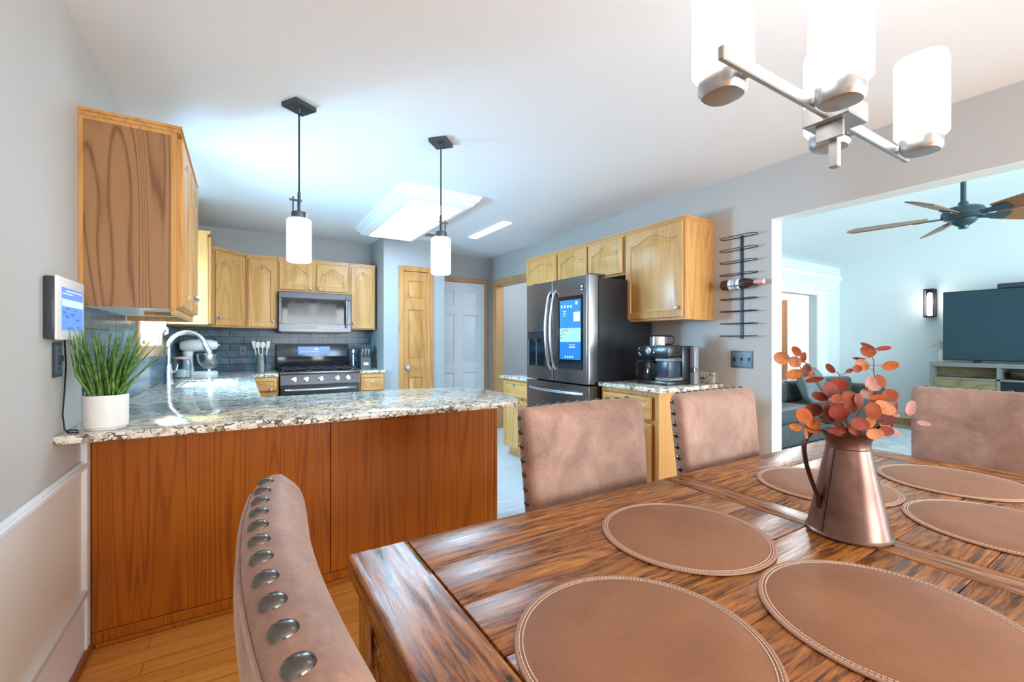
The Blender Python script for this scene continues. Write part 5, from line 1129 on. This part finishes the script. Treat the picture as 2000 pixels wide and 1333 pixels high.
for lab, path, dz, leaves in STEMS:
    n = len(path); pts = []
    for i, (u, v) in enumerate(path):
        q = i / (n - 1); pts.append(at(u, v, dz * q * 1.6 + (0.0 if i else 0)))
    st = thing('eucalyptus_stem', lab, 'stem', (PI_.x, PI_.y, PI_.z + 0.245), 'eucalyptus stems in the copper pitcher')
    fine_ = []
    for i in range(n - 1):
        a_, b_ = pts[i], pts[i + 1]; a0 = pts[max(i - 1, 0)]; b1 = pts[min(i + 2, n - 1)]
        for k in range(5):
            q = k / 5; fine_.append(0.5 * (2 * a_ + (b_ - a0) * q + (2 * a0 - 5 * a_ + 4 * b_ - b1) * q * q + (3 * a_ - a0 - 3 * b_ + b1) * q ** 3))
    fine_.append(pts[-1])
    m = MB(); m.tube(fine_, [0.0019 - 0.0010 * i / (len(fine_) - 1) for i in range(len(fine_))], 6); tw = m.build('twig', 'stemm', st)
    for (u, v, ru, rv, colr, tilt) in [(l[0], l[1], l[3], l[4], l[2], l[5]) for l in leaves]:
        dd = dz * 1.3 + rnd.uniform(-0.022, 0.022); c_ = at(u, v, dd)
        near = min(fine_, key=lambda p: (p - c_).length); dirn = (c_ - near); dirn = dirn.normalized() if dirn.length > 1e-4 else Z3
        up_ = Z3; nrm = (-VF + V3((rnd.uniform(-.35, .35), rnd.uniform(-.35, .35), rnd.uniform(-.1, .45)))).normalized()
        # in-plane axes so that the leaf shows about ru by rv across and up
        e1 = (VR * math.cos(-tilt) + Z3 * math.sin(-tilt)); e1 = (e1 - nrm * e1.dot(nrm) * 0.6).normalized(); e2 = nrm.cross(e1).normalized()
        m = MB(); rs = []; A, B = ru * SC * 1.1, rv * SC * 1.1; cup = rnd.uniform(0.10, 0.28) * min(A, B); nn = 20
        def lp(rad, th_, off):
            sx_ = math.cos(th_); sy_ = math.sin(th_); x_ = A * rad * sx_; y_ = B * rad * sy_ * (1 + 0.06 * sx_)
            return c_ + e1 * x_ + e2 * y_ + nrm * (cup * rad * rad * (1.0 - 0.9 * abs(sy_)) + off - (0.0006 if abs(y_) < B * 0.08 else 0))
        for off in (0.0003, -0.0003):
            R_ = [[lp(k, 2 * math.pi * i / nn, off) for i in range(nn)] for k in ((0.02, 0.45, 0.8, 1.0) if off > 0 else (1.0, 0.8, 0.45, 0.02))]
            rs += R_
        m.rings(rs); m.build('leaf', LC[colr], st, ang=60)
        if (c_ - near).length > min(A, B) * 0.6:
            m = MB(); m.tube([near, near.lerp(c_, 0.5) - Z3 * 0.002, c_ - dirn * min(A, B) * 0.5], 0.0007, 5); m.build('leaf_stalk', 'stemm', tw)

# ================================================================== living room things
# ceiling fan
FN = V3((4.46, 1.01, 2.085)); zc_ = ZC - 0.03 + (LY + 0.1 - FN.y) * (1.34 / (LY + 1.1))
t = thing('ceiling_fan', 'dark five-blade ceiling fan with wooden blades in the living room', 'ceiling fan', FN)
m = MB(); m.lathe(FN, [(0.0, -0.035), (0.024, -0.034), (0.030, -0.015), (0.055, 0.0), (0.072, 0.018), (0.076, 0.030), (0.104, 0.038), (0.120, 0.060), (0.120, 0.085), (0.105, 0.110), (0.070, 0.125), (0.035, 0.130), (0.0, 0.131)], n=36); m.build('motor', 'fan_body', t)
m = MB(); m.lathe(FN + Z3 * 0.1312, [(0.030, 0), (0.028, 0.02), (0.016, 0.035), (0.014, zc_ - FN.z - 0.20), (0.0, zc_ - FN.z - 0.20)], n=16); m.build('downrod', 'fan_body', t)
m = MB(); m.lathe(V3((FN.x, FN.y, zc_ - 0.068)), [(0.02, 0), (0.06, 0.01), (0.075, 0.06), (0.0, 0.075)], n=20); m.build('canopy', 'fan_body', t)
for a_ in (30, 102, 174, 246, 318):
    d_ = V3((math.cos(R(a_)), math.sin(R(a_)), 0)); s_ = Z3.cross(d_); tw_ = R(-22); e2 = (s_ * math.cos(tw_) + Z3 * math.sin(tw_)); nr = d_.cross(e2)
    c0 = FN + Z3 * 0.062; m = MB(); rs = []
    for i in range(13):
        q = i / 12; r_ = 0.19 + 0.49 * q; hw = (0.048 + 0.036 * math.sin(min(q * 1.25, 1) * math.pi / 2)) * (1 if q < 0.9 else math.sqrt(max(1 - ((q - 0.9) / 0.1) ** 2, 0.02)))
        p = c0 + d_ * r_; rs.append([p - e2 * hw - nr * 0.004, p + e2 * hw - nr * 0.004, p + e2 * hw + nr * 0.004, p - e2 * hw + nr * 0.004])
    m.rings(rs); bl_ = m.build('blade', 'blade', t)
    m = MB(); rs = []
    for r_, hw in ((0.10, 0.022), (0.19, 0.028), (0.26, 0.040), (0.275, 0.030)):
        p = c0 + d_ * r_ - nr * 0.009; rs.append([p - e2 * hw - nr * 0.003, p + e2 * hw - nr * 0.003, p + e2 * hw + nr * 0.003, p - e2 * hw + nr * 0.003])
    m.rings(rs); m.build('blade_arm', 'fan_body', t)
# television, console, sconce
TVX = 8.05
t = thing('television', 'large dark flat television on the console against the far living room wall', 'television', (TVX, 1.12, 0.975))
bx(TVX, TVX + 0.05, 0.22, 2.02, 0.985, 1.895, 0.006).build('case', 'black', t)
bx(TVX - 0.003, TVX - 0.0002, 0.232, 2.008, 1.0, 1.885).build('screen', mat('tv_screen', (0.012, 0.042, 0.060), 0.10, coat=0.3), t)
for yy in (0.6, 1.7): bx(TVX - 0.05, TVX + 0.12, yy - 0.02, yy + 0.02, 0.960, 0.9845, 0.003).build('foot', 'black', t)
tag(bx(TVX - 0.01, TVX + 0.06, 0.35, 1.52, 1.8955, 1.955, 0.008).build('sound_bar', 'plate'), 'dark sound bar along the top of the television', 'speaker')
KX = 7.92
t = thing('media_console', 'grey media console with weathered wood door and open shelves under the television', 'cabinet', (8.12, 1.1, 0.0))
m = MB(); y0_, y1_ = 0.10, 2.12
m.box(KX, 8.36, y0_, y1_, 0.905, 0.958, 0.003); m.box(KX, 8.36, y0_, y1_, 0.05, 0.09)
for yy in (y0_, 0.75, 1.47, y1_ - 0.03): m.box(KX, 8.36, yy, yy + 0.03, 0.09, 0.905)
m.box(KX, 8.36, y0_ + 0.03, y1_ - 0.03, 0.745, 0.765)
m.build('frame', 'grey_frame', t)
bx(8.34, 8.355, y0_ + 0.03, y1_ - 0.03, 0.09, 0.905).build('back_panel', 'steel_dark', t)
bx(KX + 0.006, KX + 0.026, 1.503, 2.087, 0.10, 0.742).build('door', 'driftwood', t)
bx(KX + 0.20, KX + 0.22, 1.503, 2.087, 0.768, 0.902).build('drawer_front', 'driftwood', t)
bx(KX + 0.008, KX + 0.016, 0.783, 1.467, 0.10, 0.742).build('glass_door', 'gloss_black', t)
for yy in (0.95, 1.35): bx(KX + 0.05, 8.3, yy - 0.02, yy + 0.02, 0.0, 0.049).build('foot', 'black', t)
m = MB(); m.lathe((8.09, 1.22, 0.7655), [(0.05, 0), (0.07, 0.01), (0.16, 0.085), (0.165, 0.088), (0.15, 0.083), (0.06, 0.02), (0.0, 0.015)], n=24, sy=1.25); tag(m.build('bowl', 'driftwood'), 'patterned shallow bowl on the open shelf of the console', 'bowl')
m = MB(); m.lathe((8.00, 0.90, 0.7655), [(0.035, 0), (0.045, 0.02), (0.03, 0.07), (0.02, 0.10), (0.0, 0.1)], n=18); tag(m.build('vase', 'black'), 'small dark vase on the open shelf right of the bowl', 'vase')
t = thing('dried_grass', 'pale dried grasses beside the left edge of the television', 'plant', (8.2, 2.06, 0.9585)); t['kind'] = 'thing'
m = MB(); m.lathe((8.2, 2.06, 0.9585), [(0.03, 0), (0.04, 0.03), (0.035, 0.12), (0.022, 0.16), (0.0, 0.16)], n=16); m.build('vase', 'ceramic', t)
for i in range(7):
    dy = 0.01 + 0.030 * i * 0.8; m = MB(); m.tube([(8.2, 2.06, 1.10), (8.2, 2.06 + dy * 0.4, 1.18), (8.2, 2.06 + dy, 1.20 + 0.03 * (i % 3) - 0.012 * i + 0.03)], [0.003, 0.006, 0.009], 6); m.build('frond', 'utensil', t)
t = thing('wall_sconce', 'lit black lantern sconce on the wall left of the television', 'sconce', (LX - 0.06, 2.225, 1.60))
m = MB(); sy_, sx_ = 2.225, LX - 0.075
m.box(LX - 0.015, LX - 0.0005, sy_ - 0.055, sy_ + 0.055, 1.58, 1.98, 0.002)
for dx in (-0.05, 0.05):
    for dy in (-0.05, 0.05): m.box(sx_ + dx - 0.006, sx_ + dx + 0.006, sy_ + dy - 0.006, sy_ + dy + 0.006, 1.585, 1.965)
m.box(sx_ - 0.056, sx_ + 0.059, sy_ - 0.056, sy_ + 0.056, 1.575, 1.595); m.box(sx_ - 0.056, sx_ + 0.059, sy_ - 0.056, sy_ + 0.056, 1.965, 1.978); m.build('frame', 'black_metal', t)
m = MB(); m.lathe((sx_, sy_, 1.60), [(0.0, 0), (0.030, 0.002), (0.034, 0.03), (0.034, 0.28), (0.025, 0.32), (0.0, 0.33)], n=18); m.build('lit_glass', 'glow', t)
point('sconce_light', (sx_ - 0.12, sy_, 1.80), 2.5, (1.0, 0.92, 0.82), 0.08)
# sofa along the hall wall
t = thing('sofa', 'grey green upholstered sofa below the hall opening in the living room', 'sofa', (6.6, 2.95, 0.0))
SXa, SXb = 4.75, 7.85
bx(SXa, SXb, 2.56, 3.22, 0.06, 0.32, 0.03, 3).build('base', 'sofa', t, ang=60)
bx(SXa, SXb, 3.04, 3.30, 0.325, 0.70, 0.06, 4).build('back', 'sofa', t, ang=60)
bx(SXb - 0.22, SXb, 2.56, 3.035, 0.325, 0.62, 0.06, 4).build('armrest', 'sofa', t, ang=60)
bx(SXa, SXa + 0.22, 2.56, 3.035, 0.325, 0.62, 0.06, 4).build('armrest', 'sofa', t, ang=60)
for i in range(3): bx(SXa + 0.225 + i * 0.885, SXa + 1.10 + i * 0.885, 2.53, 3.035, 0.325, 0.47, 0.05, 4).build('seat_cushion', 'sofa', t, ang=60)
for i in range(3): bx(SXa + 0.23 + i * 0.885, SXa + 1.095 + i * 0.885, 2.88, 3.037, 0.475, 0.73, 0.06, 4).build('back_cushion', 'sofa', t, ang=60)
for lx in (SXa + 0.05, SXb - 0.10):
    for ly in (2.62, 3.14): bx(lx, lx + 0.05, ly, ly + 0.05, 0.0125, 0.0595).build('foot', 'black', t)
m = MB(); pc = V3((6.02, 2.70, 0.475)); rt_ = Matrix.Rotation(R(-18), 3, 'X')
m.ball((0, 0, 0), 0.25, 0.085, 0.22, 36, 20)
for v in m.bm.verts:
    p = v.co; k = (abs(p.x / 0.25) ** 3 + abs(p.z / 0.22) ** 3); f_ = 1.0 / max((abs(p.x / 0.25) ** 4 + abs(p.z / 0.22) ** 4) ** 0.25, 0.55)
    f_ = min(f_, 1.25); q = V3((p.x * f_, p.y + 0.012 * math.sin(p.x * 60) * math.sin(p.z * 50), p.z * f_)); v.co = pc + rt_ @ q + Z3 * 0.215
tag(m.build('throw_pillow', 'pillow', ang=80), 'ruffled blue grey throw pillow on the left of the sofa', 'pillow')
